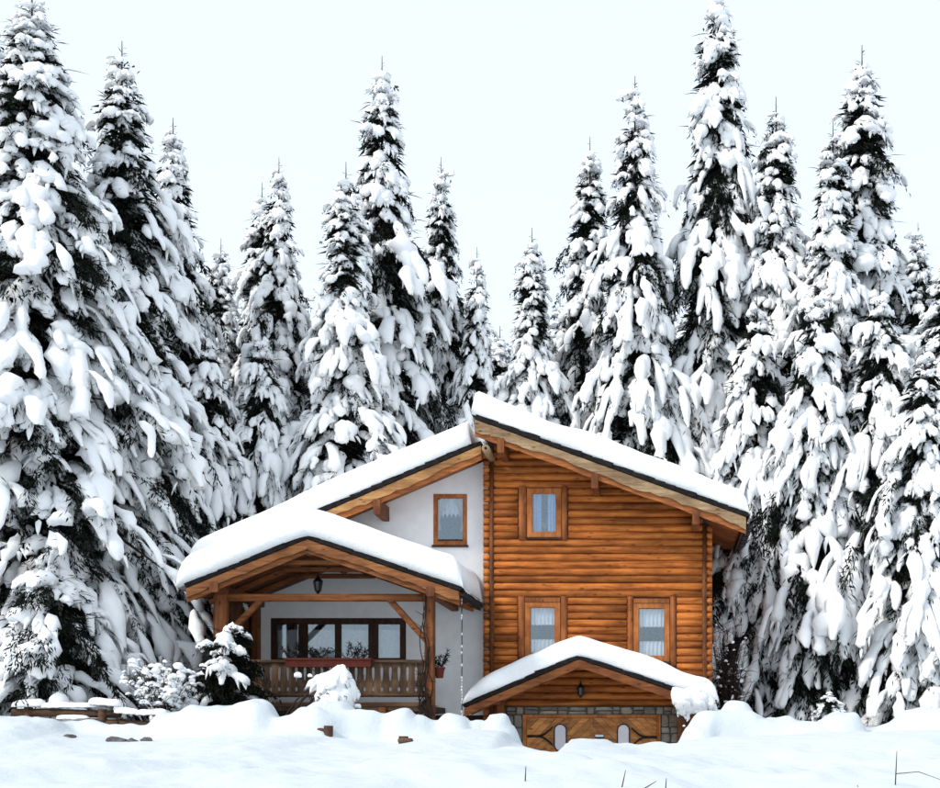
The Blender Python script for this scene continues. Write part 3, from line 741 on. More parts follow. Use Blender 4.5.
# awning posts and purlins
bar(house, 'awning_post', (PX(500, 29.8), 29.84, .6), (PX(500, 29.8), 29.84, PZ(693, 29.8)), .17, .2, 'post')
bar(house, 'awning_post', (PX(681, 29.8), 29.84, .6), (PX(681, 29.8), 29.84, PZ(693, 29.8)), .17, .2, 'post')
for (p, q, t) in ((GL, GA, .28), (GR, GA, .28)):
    v = on(p, q, t); bar(house, 'awning_purlin', (v[0], GBY + .07, v[1] - .13), (v[0], HY - .005, v[1] - .13), .13, .15, 'post', (0, 0, 1))
for a, b in ((GL, GA), (GA, GR)):
    for y in (GBY + .35, GBY + .8): bar(house, 'awning_rafter', (a[0] + .03, y, a[1] - .1), (b[0] - .03, y, b[1] - .1), .07, .09, 'beam', (0, 1, 0))

# ------------------------------------------------------------------ snow lying on the roofs
def roof_snow(name, prof, y0, y1, thick, label, seed, endl=.3, endr=.3, r=.24, over=.1, apex=.25):
    """prof: x -> roof height; a thick rounded slab following the roof between x0 and x1"""
    x0, x1, f = prof
    nx = max(24, int((x1 - x0) / .07)); npr = 22
    ny = max(6, int((y1 - y0) / .25))
    # cross section in (y, t): rounded front edge, top, back
    sec = []
    R_ = min(r, thick * .6)
    sec += [(y0 + .05, -.02), (y0 - over * .35, .015), (y0 - over * .75, .1 * thick), (y0 - over, .3 * thick), (y0 - over, thick - R_)]
    for i in range(1, 7): a = math.pi / 2 * i / 6; sec.append((y0 - over + R_ * (1 - math.cos(a)), thick - R_ + R_ * math.sin(a)))
    for i in range(1, ny + 1): sec.append((y0 + R_ + (y1 - y0 - R_) * i / ny, thick))
    sec.append((y1, -.02))
    sec = np.array(sec); ns = len(sec)
    xs = np.linspace(0, 1, nx + 1); xs = x0 + (x1 - x0) * xs
    V = np.zeros((nx + 1, ns, 3))
    for i, x in enumerate(xs):
        dl, dr = (x - x0) / max(endl, 1e-3), (x1 - x) / max(endr, 1e-3)
        e = 1.0
        for d in (dl, dr):
            if d < 1: e *= math.sqrt(max(0, 1 - (1 - d) ** 2.2)) 
        e = max(e, .015)
        V[i, :, 0] = x; V[i, :, 1] = sec[:, 0]
        V[i, :, 1] = np.where(sec[:, 0] < y0, y0 + (sec[:, 0] - y0) * (.4 + .6 * e), sec[:, 0])
        V[i, :, 2] = f(x) + sec[:, 1] * np.where(sec[:, 1] > 0, e, 1)
    nz = waves(V, 1.1, seed) * .04 + waves(V, 3.2, seed + 1) * .03 + waves(V, 9, seed + 2) * .007
    k_ = np.clip(sec[:, 1] / thick, 0, 1)
    V[:, :, 2] += nz * k_; V[:, :, 1] += (waves(V, 2.3, seed + 3) * .04 + waves(V, 7, seed + 4) * .016) * np.where(sec[:, 0] < y0 + .1, 1, 0) * np.clip(sec[:, 1] / thick * 3, 0, 1)
    idx = np.arange((nx + 1) * ns).reshape(nx + 1, ns)
    F = np.stack([idx[:-1, :-1], idx[1:, :-1], idx[1:, 1:], idx[:-1, 1:]], -1).reshape(-1, 4)
    o = mk_np(name, V.reshape(-1, 3), F, 'snow', None, True, (float((x0 + x1) / 2), y0, float(f((x0 + x1) / 2))))
    caps = [list(idx[0]), list(idx[-1][::-1])]
    bm_add_caps(o, caps); return tag(o, label, 'snow', 'snow lying on the roofs')
def bm_add_caps(o, caps):
    import bmesh
    bm = bmesh.new(); bm.from_mesh(o.data); bm.verts.ensure_lookup_table()
    for c in caps:
        try: f = bm.faces.new([bm.verts[i] for i in c]); f.smooth = False
        except ValueError: pass
    bmesh.ops.recalc_face_normals(bm, faces=bm.faces); bm.to_mesh(o.data); bm.free()
def gable(a, p, b, off, sm=.12):
    m1 = (p[1] - a[1]) / (p[0] - a[0]); m2 = (b[1] - p[1]) / (b[0] - p[0])
    def f(x):
        l1, l2 = p[1] + m1 * (x - p[0]), p[1] + m2 * (x - p[0]); d = abs(l1 - l2)
        return min(l1, l2) - sm * .35 * math.exp(-d / sm) + off
    return f
roof_snow('roof_snow', (RR0[0] - .06, RR1[0] + .09, lambda x: rline(x) + .11), RBY - .0, BACK + .5, .47, 'thick straight snow slab on the log block roof, highest of all', 21, .16, .3, .2, .06)
roof_snow('roof_snow', (LR0[0] - .05, LR1[0] - .2, lambda x: lline(x) + .11), LBY, BACK + .5, .53, 'long snow slab sloping left above the white wing', 31, .3, .02, .2, .06)
roof_snow('roof_snow', (PL[0] - .2, PR[0] + .09, gable(PL, PA, PR, .1)), PBY, WYL - .01, .6, 'bulging peaked snow cap on the balcony roof', 41, .3, .3, .26, .12)
roof_snow('roof_snow', (GL[0] - .04, GR[0] + .1, gable(GL, GA, GR, .1)), GBY, HY - .01, .41, 'small peaked snow cap over the garage door', 51, .75, .35, .2, .07)

# ------------------------------------------------------------------ lamps, planters, rain chain
def sprigs(parent, pts, name='sprigs', n=90, L=.22, seed=1, spread=.9, upness=.8, stemlen=.35):
    """cut spruce sprigs: stems with needles"""
    r = np.random.default_rng(seed); B = []; D = []; Ls = []
    mb = MB()
    for p in pts:
        for s in range(4):
            d = np.array([r.normal() * spread, r.normal() * spread * .5, upness + r.random() * .5]); d /= np.linalg.norm(d)
            l = stemlen * r.uniform(.6, 1.1); e = np.array(p) + d * l
            mb.tube([tuple(p), tuple(e)], [.008, .004], 4)
            for i in range(n // 4):
                t = r.random() ** .7; q = np.array(p) + d * l * t; dd = d * .8 + r.normal(size=3) * .55; dd /= np.linalg.norm(dd); B.append(q); D.append(dd); Ls.append(r.uniform(.05, .12))
    V, F = blades(np.array(B), np.array(D), np.array(Ls), np.full(len(B), .014), seed)
    o = mk_np(name, V, F, 'needle', parent, False); tag(o, kind='stuff')
    mb.build('stems', 'twig', parent)
# red planter on the balcony rail
yb = PY - .14; pb = empty('planter_box', (px_(329), yb, pz_(667)), 'long red planter box with spruce sprigs on the balcony railing', 'planter')
x0, x1, z0, z1 = PX(286, yb), PX(372, yb), PZ(667, yb), PZ(658.5, yb)
m = MB(); m.add([(x0 + .02, yb - .07, z0), (x1 - .02, yb - .07, z0), (x1 - .02, yb + .07, z0), (x0 + .02, yb + .07, z0), (x0, yb - .09, z1), (x1, yb - .09, z1), (x1, yb + .09, z1), (x0, yb + .09, z1)], [(3, 2, 1, 0), (4, 5, 6, 7), (0, 1, 5, 4), (1, 2, 6, 5), (2, 3, 7, 6), (3, 0, 4, 7)])
m.build('box', 'terracotta', pb); MB().box(x0 - .012, x1 + .012, yb - .105, yb + .1, z1 - .03, z1 + .006).build('rim', 'terracotta', pb)
sprigs(pb, [(PX(p, yb), yb + .02, z1) for p in (290, 296, 302, 313, 318, 322, 347, 353, 358, 363)], seed=5, n=110, stemlen=.34)
# pot on a bracket at the post
yb = PY + .1; hp = empty('plant_pot', (PX(439, yb), yb, PZ(678, yb)), 'small terracotta pot with dark evergreen sprigs fixed beside the balcony post', 'plant pot')
m = MB(); xc, z0, z1 = PX(439.5, yb), PZ(678, yb), PZ(667, yb); m.tube([(xc, yb, z0), (xc, yb, z1 - .04), (xc, yb, z1 - .04), (xc, yb, z1)], [.075, .1, .118, .12], 14); m.build('pot', 'terracotta', hp, False)
MB().tube([(PX(433, PY), PY, z0 + .05), (xc, yb, z0 + .05)], .012, 6).build('bracket', 'iron', hp)
sprigs(hp, [(xc - .04, yb, z1), (xc + .03, yb, z1), (xc + .06, yb - .03, z1)], seed=6, n=110, stemlen=.34, spread=.8, upness=.6)
def lantern(x, y, z, s, label, hang):
    l = empty('lantern', (x, y, z - .2 * s), label, 'lantern')
    def ring(rr, zz): return [(x + rr * s * math.cos(a * math.pi / 3), y + rr * s * math.sin(a * math.pi / 3), z + zz * s) for a in range(6)]
    def cone(name, secs, mat, par=l):
        V = []; F = []
        for (rr, zz) in secs: V += ring(rr, zz)
        for i in range(len(secs) - 1): F += [(i * 6 + k_, i * 6 + (k_ + 1) % 6, (i + 1) * 6 + (k_ + 1) % 6, (i + 1) * 6 + k_) for k_ in range(6)]
        F += [tuple(range(5, -1, -1)), tuple(range((len(secs) - 1) * 6, len(secs) * 6))]
        return mk(name, V, F, mat, par)
    cone('cap', [(.125, .06), (.11, .09), (.04, .16), (.03, .2)], 'iron'); cone('base', [(.02, -.24), (.045, -.2), (.07, -.17)], 'iron'); cone('glass', [(.062, -.168), (.1, .058)], 'smoke')
    for a in range(6):
        p, q = ring(.072, -.17)[a], ring(.112, .06)[a]; MB().tube([p, q], .009 * s, 5).build('bar', 'iron', l)
    if hang: MB().tube([(x, y, z + .2 * s), (x, y, z + .32 * s)], .012 * s, 6).build('hook', 'iron', l)
    else: MB().tube([(x, y, z + .18 * s), (x, y + .05, z + .26 * s), (x, HY - .03, z + .2 * s), (x, HY - .0, z + .1 * s)], .015 * s, 6).build('wall_bracket', 'iron', l)
M['smoke'] = plain('smoke', (.05, .05, .055), .2, 0, 4, .2, 0, .004, .5)
lantern(PX(318, 28.9), 28.9, PZ(584, 28.9), .85, 'dark hexagonal lantern hanging under the balcony gable', True)
lantern(hx(581), HY - .16, hz(690), .72, 'small black wall lantern over the garage door', False)
# rain chain with ice
xc = PR[0] + .02; yc = PBY + .25; rc = empty('rain_chain', (xc, yc, 1.9), 'thin icy rain chain hanging from the balcony gutter', 'rain chain')
r = random.Random(4); z = PR[1] - .12; i = 0; links = MB(); ice = MB()
zend = 2.0
while z > zend:
    links.tube([(xc + .004 * math.sin(i), yc, z), (xc, yc, z - .06)], .011, 5)
    if r.random() < .5:
        s = r.uniform(.012, .024); ice.tube([(xc, yc - .005, z), (xc + r.uniform(-.01, .01), yc - .005, z - .03), (xc, yc, z - .07)], [.006, s, .004], 6)
    z -= .062; i += 1
o = links.build('chain_links', 'gutter', rc); tag(o, kind='stuff'); o = ice.build('ice', 'ice', rc); tag(o, kind='stuff')

# ------------------------------------------------------------------ snow-laden spruces
def limb_curves(P0, az, L, a, b, ns, wig, r):
    n = len(L); s = np.linspace(0, 1, ns)
    rad = L[:, None] * (s - .2 * s * s)[None] / .86
    dz = -(L * a)[:, None] * s[None] - (L * b)[:, None] * (s ** 2.3)[None]
    th = az[:, None] + wig[:, None] * (s ** 2)[None]
    return np.stack([P0[:, 0:1] + rad * np.cos(th), P0[:, 1:2] + rad * np.sin(th), P0[:, 2:3] + dz], -1)
def spruce(seed, H, Rb, power=.8, step=.36, nbr=7, droop=1.0, tongue=1.0, snowy=.85, nneedle=70, lat=3, z0=.05, na=9, ns=8, top_bare=.06, irr=.2, clump=1, bl=1.0, nw=1.0, nc=13):
    r = np.random.default_rng(seed)
    zs = []; z = H * z0
    while z < H * .975:
        zs.append(z); z += step * r.uniform(.75, 1.25) * (1 - .4 * z / H)
    P0 = []; az = []; L = []; A = []; B = []
    ph = 0
    for z in zs:
        t = z / H; nb = max(4, int(round(nbr * (1 - .4 * t)))); ph += r.uniform(.3, 1.2)
        ring = 1 + irr * .7 * math.sin(z * 1.9 + seed) + irr * .5 * math.sin(z * 4.7 + seed * 2)
        for k_ in range(nb):
            an = ph + 6.283 * k_ / nb + r.normal() * .25
            sect = 1 + irr * (math.sin(2 * an + z * .9 + seed) * .6 + math.sin(3 * an - z * 1.7) * .5)
            l = Rb * (1 - t) ** power * ring * sect * (r.uniform(.5, 1.1) if r.random() < .95 or t < .4 else 1.3) + .14
            l *= 1 - .28 * max(0., (t - .55) / .45) + (.25 * r.random() if t > .6 and r.random() < .12 else 0)
            if t < .16: l *= .72 + 1.75 * t
            if t > .9: l = min(l, .12 + (1 - t) * H * .17)
            P0.append((r.normal() * .02, r.normal() * .02, z + r.normal() * .12)); az.append(an); L.append(l)
            up = max(0, (t - .75) / .25)
            A.append((.1 + r.normal() * .13) * droop - .6 * up); B.append((.8 + r.uniform(-.25, .4)) * droop * min(1., .55 + 2.6 * t) * (1 - .7 * up))
    P0 = np.array(P0); az = np.array(az); L = np.array(L); A = np.array(A); B = np.array(B); n = len(L)
    C = limb_curves(P0, az, L, A, B, nc, r.normal(size=n) * .3, r)
    tt = P0[:, 2] / H
    SV = []; SF = []; off = 0
    def add(V, F):
        nonlocal off
        SV.append(V); SF.append(F + off); off += len(V)
    def resample(C, si):
        f = np.clip(si, 0, 1) * (C.shape[1] - 1); i0 = np.clip(f.astype(int), 0, C.shape[1] - 2); w_ = (f - i0)[..., None]
        rows = np.arange(len(C))[:, None]; return C[rows, i0] * (1 - w_) + C[rows, i0 + 1] * w_
    def prof(q, a=.5, b=.45, e=2.):
        return (.12 * (q > .001) + .88 * np.clip(q / a, 0, 1) ** .8) * np.sqrt(np.clip(1 - ((q - b) / (1.005 - b)).clip(0) ** e, 0, 1)) * np.clip(q / .04, 0, 1)
    def pads(Cv, start, end, width, k, na_, hr, sd, am=.17):
        u_ = np.sin(np.linspace(0, 1, k) * np.pi / 2) ** 1.1; si = start[:, None] + (end - start)[:, None] * u_[None]
        Cp = resample(Cv, si); p = prof(u_)
        nzw = 1 + .22 * np.sin(u_[None] * r.uniform(5, 12, (len(Cv), 1)) + r.uniform(0, 6, (len(Cv), 1)))
        W = width[:, None] * p[None] * nzw; Hh = (width[:, None] * hr[:, None] * p[None] * nzw + .012) * (p[None] > .02)
        V, F = sweep(Cp, W, Hh, na_, .5, am, 5.0, sd, rough=.016); add(V, F)
    top = np.clip((tt - .6) / .4, 0, 1)
    snow_p = snowy + (1 - snowy) * top * .75
    keep = r.random(n) < snow_p
    wmain = (.09 + .05 * np.clip(L, 0, 1.8)) * tongue * r.uniform(.7, 1.25, n)
    arc = np.linalg.norm(np.diff(C, axis=1), axis=2).sum(1); plen = r.uniform(.5, .95, n) * np.clip(.55 + .3 * L, .55, 1.1); e_ = r.uniform(.97, 1.06, n)
    for j in range(4):
        st = np.maximum(e_ - plen / arc, .04); k_ = np.where(keep & (e_ > .3) & (r.random(n) < (.96, .8, .65, .5)[j]))[0]; m_ = len(k_)
        if m_: pads(C[k_], st[k_], e_[k_], wmain[k_] * (1.05, .95, .85, .8)[j] * r.uniform(.8, 1.25, m_), ns, na, r.uniform(.55, .95, m_), seed % 7, .2)
        e_ = e_ - plen / arc * r.uniform(.6, .85, n)
    # ragged fingers of snow hanging from the ends of the pads
    for j in range(5):
        k_ = np.where(keep & (L > .25) & (r.random(n) < .85))[0]; m_ = len(k_); sp = r.uniform(.62, 1., m_); p0 = resample(C[k_], sp[:, None])[:, 0]; p1 = resample(C[k_], np.clip(sp - .12, 0, 1)[:, None])[:, 0]
        t_ = p0 - p1; t_ /= np.linalg.norm(t_, axis=1, keepdims=True) + 1e-9; sd_ = np.stack([-t_[:, 1], t_[:, 0], t_[:, 2] * 0], -1); sd_ /= np.linalg.norm(sd_, axis=1, keepdims=True) + 1e-6
        o_ = r.uniform(-1, 1, m_); p0 = p0 + sd_ * (o_ * wmain[k_] * .85)[:, None]; p0[:, 2] += .02 - .25 * np.abs(o_) * wmain[k_]
        d = t_ * .7 + sd_ * (o_ * .55)[:, None] + r.normal(size=(m_, 3)) * .2; d[:, 2] -= .35; d /= np.linalg.norm(d, axis=1, keepdims=True); l_ = r.uniform(.14, .34, m_) * np.clip(.5 + L[k_] * .4, .5, 1.2)
        q = np.linspace(0, 1, 5); Cf = p0[:, None, :] + d[:, None, :] * (q[None, :, None] * l_[:, None, None]); Cf[:, :, 2] -= (q ** 2)[None] * (l_ * .25)[:, None]
        wf = r.uniform(.035, .075, m_) * tongue; Wf = wf[:, None] * np.array([.1, 1., .85, .55, .05])[None]
        V, F = sweep(Cf, Wf, Wf * .8, 5, .6, .12, 9., (seed + j) % 7); add(V, F)
    # laterals
    lat_all = []
    for j in range(lat):
        sel = np.where(L > .3 + .12 * j)[0]
        if not len(sel): continue
        Cs = C[sel]; m_ = len(Cs); sp = r.uniform(.2, .9, m_); base = resample(Cs, sp[:, None])[:, 0]
        side = np.where(r.random(m_) < .5, -1, 1) if j > 1 else (np.ones(m_) if j == 0 else -np.ones(m_))
        la = L[sel] * r.uniform(.22, .48, m_) * (1.15 - .5 * sp) + .14; azl = az[sel] + side * r.uniform(.45, 1.15, m_)
        Cl = limb_curves(base, azl, la, A[sel] * .6 + .18 * droop, B[sel] * 1.35, 8, side * -.3, r)
        kb = keep[sel] & (r.random(m_) < .92) | (r.random(m_) < .08); lat_all.append((Cl, kb)); kp = np.where(kb)[0]
        pads(Cl[kp], r.uniform(0, .35, len(kp)), r.uniform(.85, 1.05, len(kp)), ((.065 + .085 * la) * tongue * r.uniform(.6, 1.25, m_))[kp], 8, 8, r.uniform(.5, .95, len(kp)), (seed + j) % 7, .28)
    # separate clumps sitting on the limbs
    for j in range(clump):
        kp = np.where(keep & (r.random(n) < .8))[0]; c0 = r.uniform(.15, .85, len(kp))
        Cc = C[kp].copy(); sh = r.normal(size=(len(kp), 1)) * .75; Tn = C[kp][:, -1] - C[kp][:, 0]; sd_ = np.stack([-Tn[:, 1], Tn[:, 0], Tn[:, 2] * 0], -1); sd_ /= np.linalg.norm(sd_, axis=1, keepdims=True) + 1e-6
        Cc += (sd_ * wmain[kp][:, None] * sh)[:, None, :]; Cc[:, :, 2] += (wmain[kp] * (.25 - .3 * np.abs(sh[:, 0])))[:, None]
        pads(Cc, c0, np.minimum(c0 + r.uniform(.15, .4, len(kp)), 1.08), wmain[kp] * r.uniform(.4, .85, len(kp)), 7, 8, r.uniform(.6, 1.05, len(kp)), (seed + j + 3) % 7, .3)
    SVc = np.concatenate(SV); SFc = np.concatenate(SF)
    # needles: short sprigs all along the limbs, thickest below and at the tips
    NB = []; ND = []; NL = []; NW = []
    def needle(Cv, per, lmin, lmax, wd, wide, kp):
        m_ = len(Cv); ln_ = np.linalg.norm(Cv[:, -1] - Cv[:, 0], axis=1); cnt = np.maximum(6, (per * np.clip(ln_ / 1.3, .15, 1.6) * np.where(kp, .42, 1.9)).astype(int))
        reps = np.repeat(np.arange(m_), cnt); sp = r.random(len(reps)) ** .7 * 1.02
        f = np.clip(sp, 0, .999) * (Cv.shape[1] - 1); i0 = f.astype(int); w_ = (f - i0)[:, None]
        p = Cv[reps, i0] * (1 - w_) + Cv[reps, i0 + 1] * w_; t_ = Cv[reps, i0 + 1] - Cv[reps, i0]; t_ /= np.linalg.norm(t_, axis=1, keepdims=True) + 1e-9
        sd_ = np.stack([-t_[:, 1], t_[:, 0], t_[:, 2] * 0], -1); sd_ /= np.linalg.norm(sd_, axis=1, keepdims=True) + 1e-6
        lat_ = r.normal(size=len(reps)) * wide[reps]
        d = t_ * .7 + r.normal(size=(len(reps), 3)) * .55 + sd_ * np.sign(lat_)[:, None] * .45; d[:, 2] -= .55; d /= np.linalg.norm(d, axis=1, keepdims=True)
        l = r.uniform(lmin, lmax, len(reps)) * np.clip(.55 + ln_[reps] * .4, .55, 1.15) * bl
        p = p + sd_ * lat_[:, None]; p[:, 2] -= np.where(kp[reps], .05, 0.) + .35 * np.abs(lat_) + r.random(len(reps)) * .05
        NB.append(p); ND.append(d); NL.append(l); NW.append(r.uniform(.7, 1.4, len(reps)) * wd * np.where(kp[reps], 1., 1.35))
    needle(C, nneedle, .1, .24, .026 * nw, wmain * .8, keep)
    for Cl, kl in lat_all: needle(Cl, nneedle // 2, .08, .2, .024 * nw, np.full(len(Cl), .07), kl)
    # short dark growth close to the trunk closes the crown from behind
    nn = int(H * 300); zz = r.uniform(H * z0, H * .93, nn); rr_ = Rb * (1 - zz / H) ** power * r.uniform(.02, .55, nn); th = r.uniform(0, 6.283, nn)
    d = np.stack([np.cos(th), np.sin(th), r.uniform(-1.3, .1, nn)], -1); d /= np.linalg.norm(d, axis=1, keepdims=True)
    NB.append(np.stack([rr_ * np.cos(th), rr_ * np.sin(th), zz], -1)); ND.append(d); NL.append(r.uniform(.15, .4, nn)); NW.append(r.uniform(.04, .1, nn))
    # bare twigs sticking out of the snow in the upper half
    nt_ = 60; zz = r.uniform(H * .45, H * .95, nt_); th = r.uniform(0, 6.283, nt_); rr_ = Rb * (1 - zz / H) ** power * .75
    for q_ in range(3):
        d = np.stack([np.cos(th + .5 * (q_ - 1)), np.sin(th + .5 * (q_ - 1)), r.uniform(-.35, .35, nt_)], -1); d /= np.linalg.norm(d, axis=1, keepdims=True)
        NB.append(np.stack([rr_ * np.cos(th), rr_ * np.sin(th), zz], -1)); ND.append(d); NL.append(r.uniform(.15, .42, nt_) * (1.2 - .5 * abs(q_ - 1))); NW.append(np.full(nt_, .02))
    # bare leader with a few candle twigs
    nt_ = 22; zz = H * (1 - top_bare * r.random(nt_) ** 1.2); th = r.uniform(0, 6.283, nt_); d = np.stack([np.cos(th) * .9, np.sin(th) * .9, r.uniform(.1, .9, nt_)], -1); d /= np.linalg.norm(d, axis=1, keepdims=True)
    NB.append(np.stack([zz * 0, zz * 0, zz], -1)); ND.append(d); NL.append(.05 + (H * 1.01 - zz) * .4 * r.uniform(.4, 1, nt_)); NW.append(np.full(nt_, .018))
    NV, NF = blades(np.concatenate(NB), np.concatenate(ND), np.concatenate(NL), np.concatenate(NW), seed)
    # trunk and limbs
    tb = MB(); tr = .012 * H
    tb.tube([(0, 0, -.6), (0, 0, H * .2), (.02, 0, H * .5), (-.01, .01, H * .8), (0, 0, H * .95), (0, 0, H * 1.01)], [tr * 1.15, tr * .95, tr * .6, tr * .25, .018, .007], 10)
    big = np.where(L > .5)[0]
    for i_ in big[::2]:
        c = C[i_]; tb.tube([tuple(c[0]), tuple(c[4]), tuple(c[8])], [.012 + .012 * L[i_], .01 + .008 * L[i_], .008], 4, False)
    tm = bpy.data.meshes.new('trunk'); tm.from_pydata(tb.V, [], tb.F); tm.update(); tm.materials.append(M['bark'])
    return dict(H=H, R=Rb, trunk=tm, crown=mesh_np('crown', NV, NF, 'needle', False), snow=mesh_np('snow', SVc, SFc, 'snow', True))
PROTO = {
    'big': spruce(17, 17, 3.4, .74, .26, 10, .85, .86, .66, 95, 3, .09, 8, 9, .05, .16, bl=.8, nw=.75),
    'wide': spruce(23, 16, 2.8, .78, .31, 8, .95, .98, .66, 85, 3, na=8, ns=9, irr=.3, bl=.9, nw=.9),
    'mid': spruce(35, 16, 2.4, .8, .32, 8, 1.1, .95, .7, 85, 3, na=8, ns=9, irr=.3, bl=.95, nw=1.),
    'slim': spruce(47, 18, 2.0, .66, .33, 8, 1.25, .97, .72, 85, 3, na=8, ns=9, irr=.28, bl=.95, nw=1.),
    'slim2': spruce(59, 17, 1.9, .72, .33, 8, 1.25, .95, .8, 85, 3, na=8, ns=9, irr=.28, bl=.95, nw=1.),
    'short': spruce(83, 9, 1.8, .6, .28, 8, 1.1, .88, .78, 90, 3, .04, na=8, ns=9, irr=.32, bl=.95, nw=1.),
    'bush': spruce(61, 3.4, 1.5, .38, .2, 9, .75, 1.0, .5, 130, 3, .06, irr=.3, bl=.8, nw=.75),
    'dark': spruce(73, 3, 1.1, .6, .22, 6, .35, .85, .2, 130, 3, .02, irr=.6, bl=.9, nw=.8),
}
def plant(px, py, Y, proto, rad, label, rot=0, group='snow laden spruces round the house', name='spruce_tree', lean=(0, 0), base=None, wide_=1.05):
    """px,py: where the tip shows in the photograph; Y its distance; rad: radius of the lowest limbs in metres"""
    p = PROTO[proto]; x = PX(px, Y); zb = (gz(x, Y) if base is None else base) - .1; zt_ = PZ(py, Y)
    o = empty(name, (x, Y, zb), label, 'tree', group)
    sc = (rad * wide_ / p['R'], rad * wide_ / p['R'], (zt_ - zb) / p['H'])
    o.scale = sc; o.rotation_euler = (R(lean[0]), R(lean[1]), R(rot))
    for part in ('trunk', 'crown', 'snow'):
        c = bpy.data.objects.new(part, p[part]); COL.objects.link(c); c.parent = o
        if part != 'trunk': c['kind'] = 'stuff'
    return o
T = [  # px, py, Y, proto, radius, rotation, label
    (32, -14, 29.6, 'big', 3.9, 20, 'huge spruce with broad drooping limbs at the left edge, nearest of the tall ones'),
    (122, 48, 31.5, 'wide', 3.1, 80, 'tall pointed spruce with bare twiggy tip, second from the left'),
    (-12, 20, 31.0, 'wide', 2.8, 200, 'spruce cut off by the left edge of the photo, behind the huge one'),
    (173, 124, 34.0, 'mid', 2.4, 10, 'slender spruce behind the balcony roof, third tip from the left'),
    (221, 243, 37.0, 'slim2', 1.5, 60, 'thin low spruce tip in the gap left of the twin spruces'),
    (262, 188, 37.0, 'slim', 1.7, 140, 'lower left one of the twin spruces left of the tall broad spruce'),
    (279, 163, 36.0, 'mid', 2.0, 30, 'taller right one of the twin spruces left of the tall broad spruce'),
    (262, 330, 33.5, 'short', 1.5, 220, 'low white spruce standing before the twin spruces'),
    (346, 168, 33.5, 'slim2', 2.0, 90, 'white slender spruce standing before the tall broad spruce'),
    (382, 63, 35.5, 'wide', 3.0, 160, 'tall broad spruce with dark gaps rising above the white wing'),
    (441, 163, 38.0, 'mid', 2.0, 250, 'spruce peeping out behind the right side of the tall broad spruce'),
    (477, 252, 36.0, 'mid', 1.6, 40, 'short spruce with thin dark tip above the roof ridge'),
    (532, 233, 36.0, 'slim2', 1.75, 120, 'small fully white spruce right of the roof ridge'),
    (590, 143, 38.0, 'slim', 2.0, 300, 'slender spruce just left of the pair above the log block roof'),
    (635, 83, 35.5, 'mid', 2.5, 70, 'tall tapering spruce straight above the log block roof'),
    (663, 275, 41.0, 'slim2', 1.6, 15, 'low distant spruce in the gap right of the tapering spruce'),
    (718, -16, 36.5, 'slim', 2.3, 170, 'tallest column shaped spruce, its tip cut off by the top edge'),
    (776, 103, 36.0, 'slim2', 2.0, 230, 'spruce with fine needle tip right of the tallest column spruce'),
    (862, 52, 36.5, 'slim', 2.5, 55, 'tall spruce rising highest near the right edge'),
    (833, 128, 34.8, 'slim2', 2.0, 310, 'spruce standing close before the left side of the right tall spruce'),
    (880, 285, 33.0, 'short', 1.9, 190, 'shorter white spruce at the front of the right wood'),
    (918, 228, 36.0, 'mid', 2.0, 100, 'spruce with thin bare tip between the right tall spruce and the edge'),
    (950, 250, 33.0, 'slim', 2.1, 20, 'spruce cut off by the right edge of the photo'),
    (757, 300, 34.0, 'short', 1.9, 260, 'short bent white spruce right beside the eave of the log block'),
    (815, 290, 33.2, 'short', 1.9, 130, 'white columnar spruce between the eave and the front right spruces'),
    (925, 350, 31.6, 'short', 1.8, 340, 'low front spruce near the right edge behind the snow mounds'),
    (205, 330, 32.8, 'short', 1.7, 280, 'mid height spruce squeezed between the left spruces and the balcony roof'),
    (46, 566, 27.2, 'bush', 1.55, 75, 'rounded bushy young spruce with a thick snow top, low at the left edge'),
]
for (px, py, Y, pr, rad, rot, lab) in T: plant(px, py, Y, pr, rad, lab, rot)
# back rows, seen only in gaps
bk = [(-30, 250, 46), (40, 270, 44), (100, 260, 45), (150, 290, 44), (200, 300, 46), (245, 310, 44), (300, 290, 45), (330, 300, 46), (420, 290, 46), (455, 310, 45), (500, 330, 46), (560, 300, 45), (610, 300, 46), (650, 330, 45), (690, 300, 46), (740, 260, 45), (800, 250, 46), (845, 270, 44), (900, 290, 46), (945, 290, 45), (985, 260, 44)]
for i, (px, py, Y) in enumerate(bk): plant(px, py, Y, ('mid', 'slim', 'slim2')[i % 3], 2.3, 'snowy spruce of the back row, seen only in gaps between nearer ones', i * 47 % 360, 'back row spruces')

# ------------------------------------------------------------------ fence of round logs, half buried
fz = lambda py, Y: PZ(py, Y)
fence = empty('log_fence', (PX(100, 25.4), 25.4, 1.5), 'low brown log fence half buried in snow below the left spruces', 'fence')
posts = [(28, 707, 25.7), (102, 709, 25.45), (177, 715.5, 25.3), (253, 721, 24.75), (328, 727, 24.5), (403, 738, 24.3)]
def bank_Y(px, py):
    for Y in np.arange(21.5, 25.3, .04):
        x = PX(px, Y)
        if VPY - (gz(x, Y) - CAMZ) * FPX / Y <= py: return float(Y)
    return 24.6
posts = posts[:4] + [(328, 725.5, bank_Y(328, 735)), (403, 736, bank_Y(403, 743))]
for (px, py, Y) in posts:
    x = PX(px, Y); m = MB(); m.tube([(x, Y, gz(x, Y) - .3), (x + .01, Y, fz(py, Y))], [.085, .08], 12); m.build('post', 'fence', fence, True)
rails = [((13, 712.5, 25.75), (120, 714, 25.45), .075), ((88, 722, 25.5), (118, 724, 25.45), .07), ((100, 723, 25.55), (190, 727, 25.35), .07), ((160, 719.5, 25.36), (215, 721, 25.2), .06), ((246, 722, 24.72), (268, 723, 24.7), .05), ((314, 731, bank_Y(320, 734) + .1), (330, 731, bank_Y(328, 734) + .02), .05), ((400, 740.5, bank_Y(403, 743) - .02), (411, 740.5, bank_Y(410, 742) + .02), .045)]
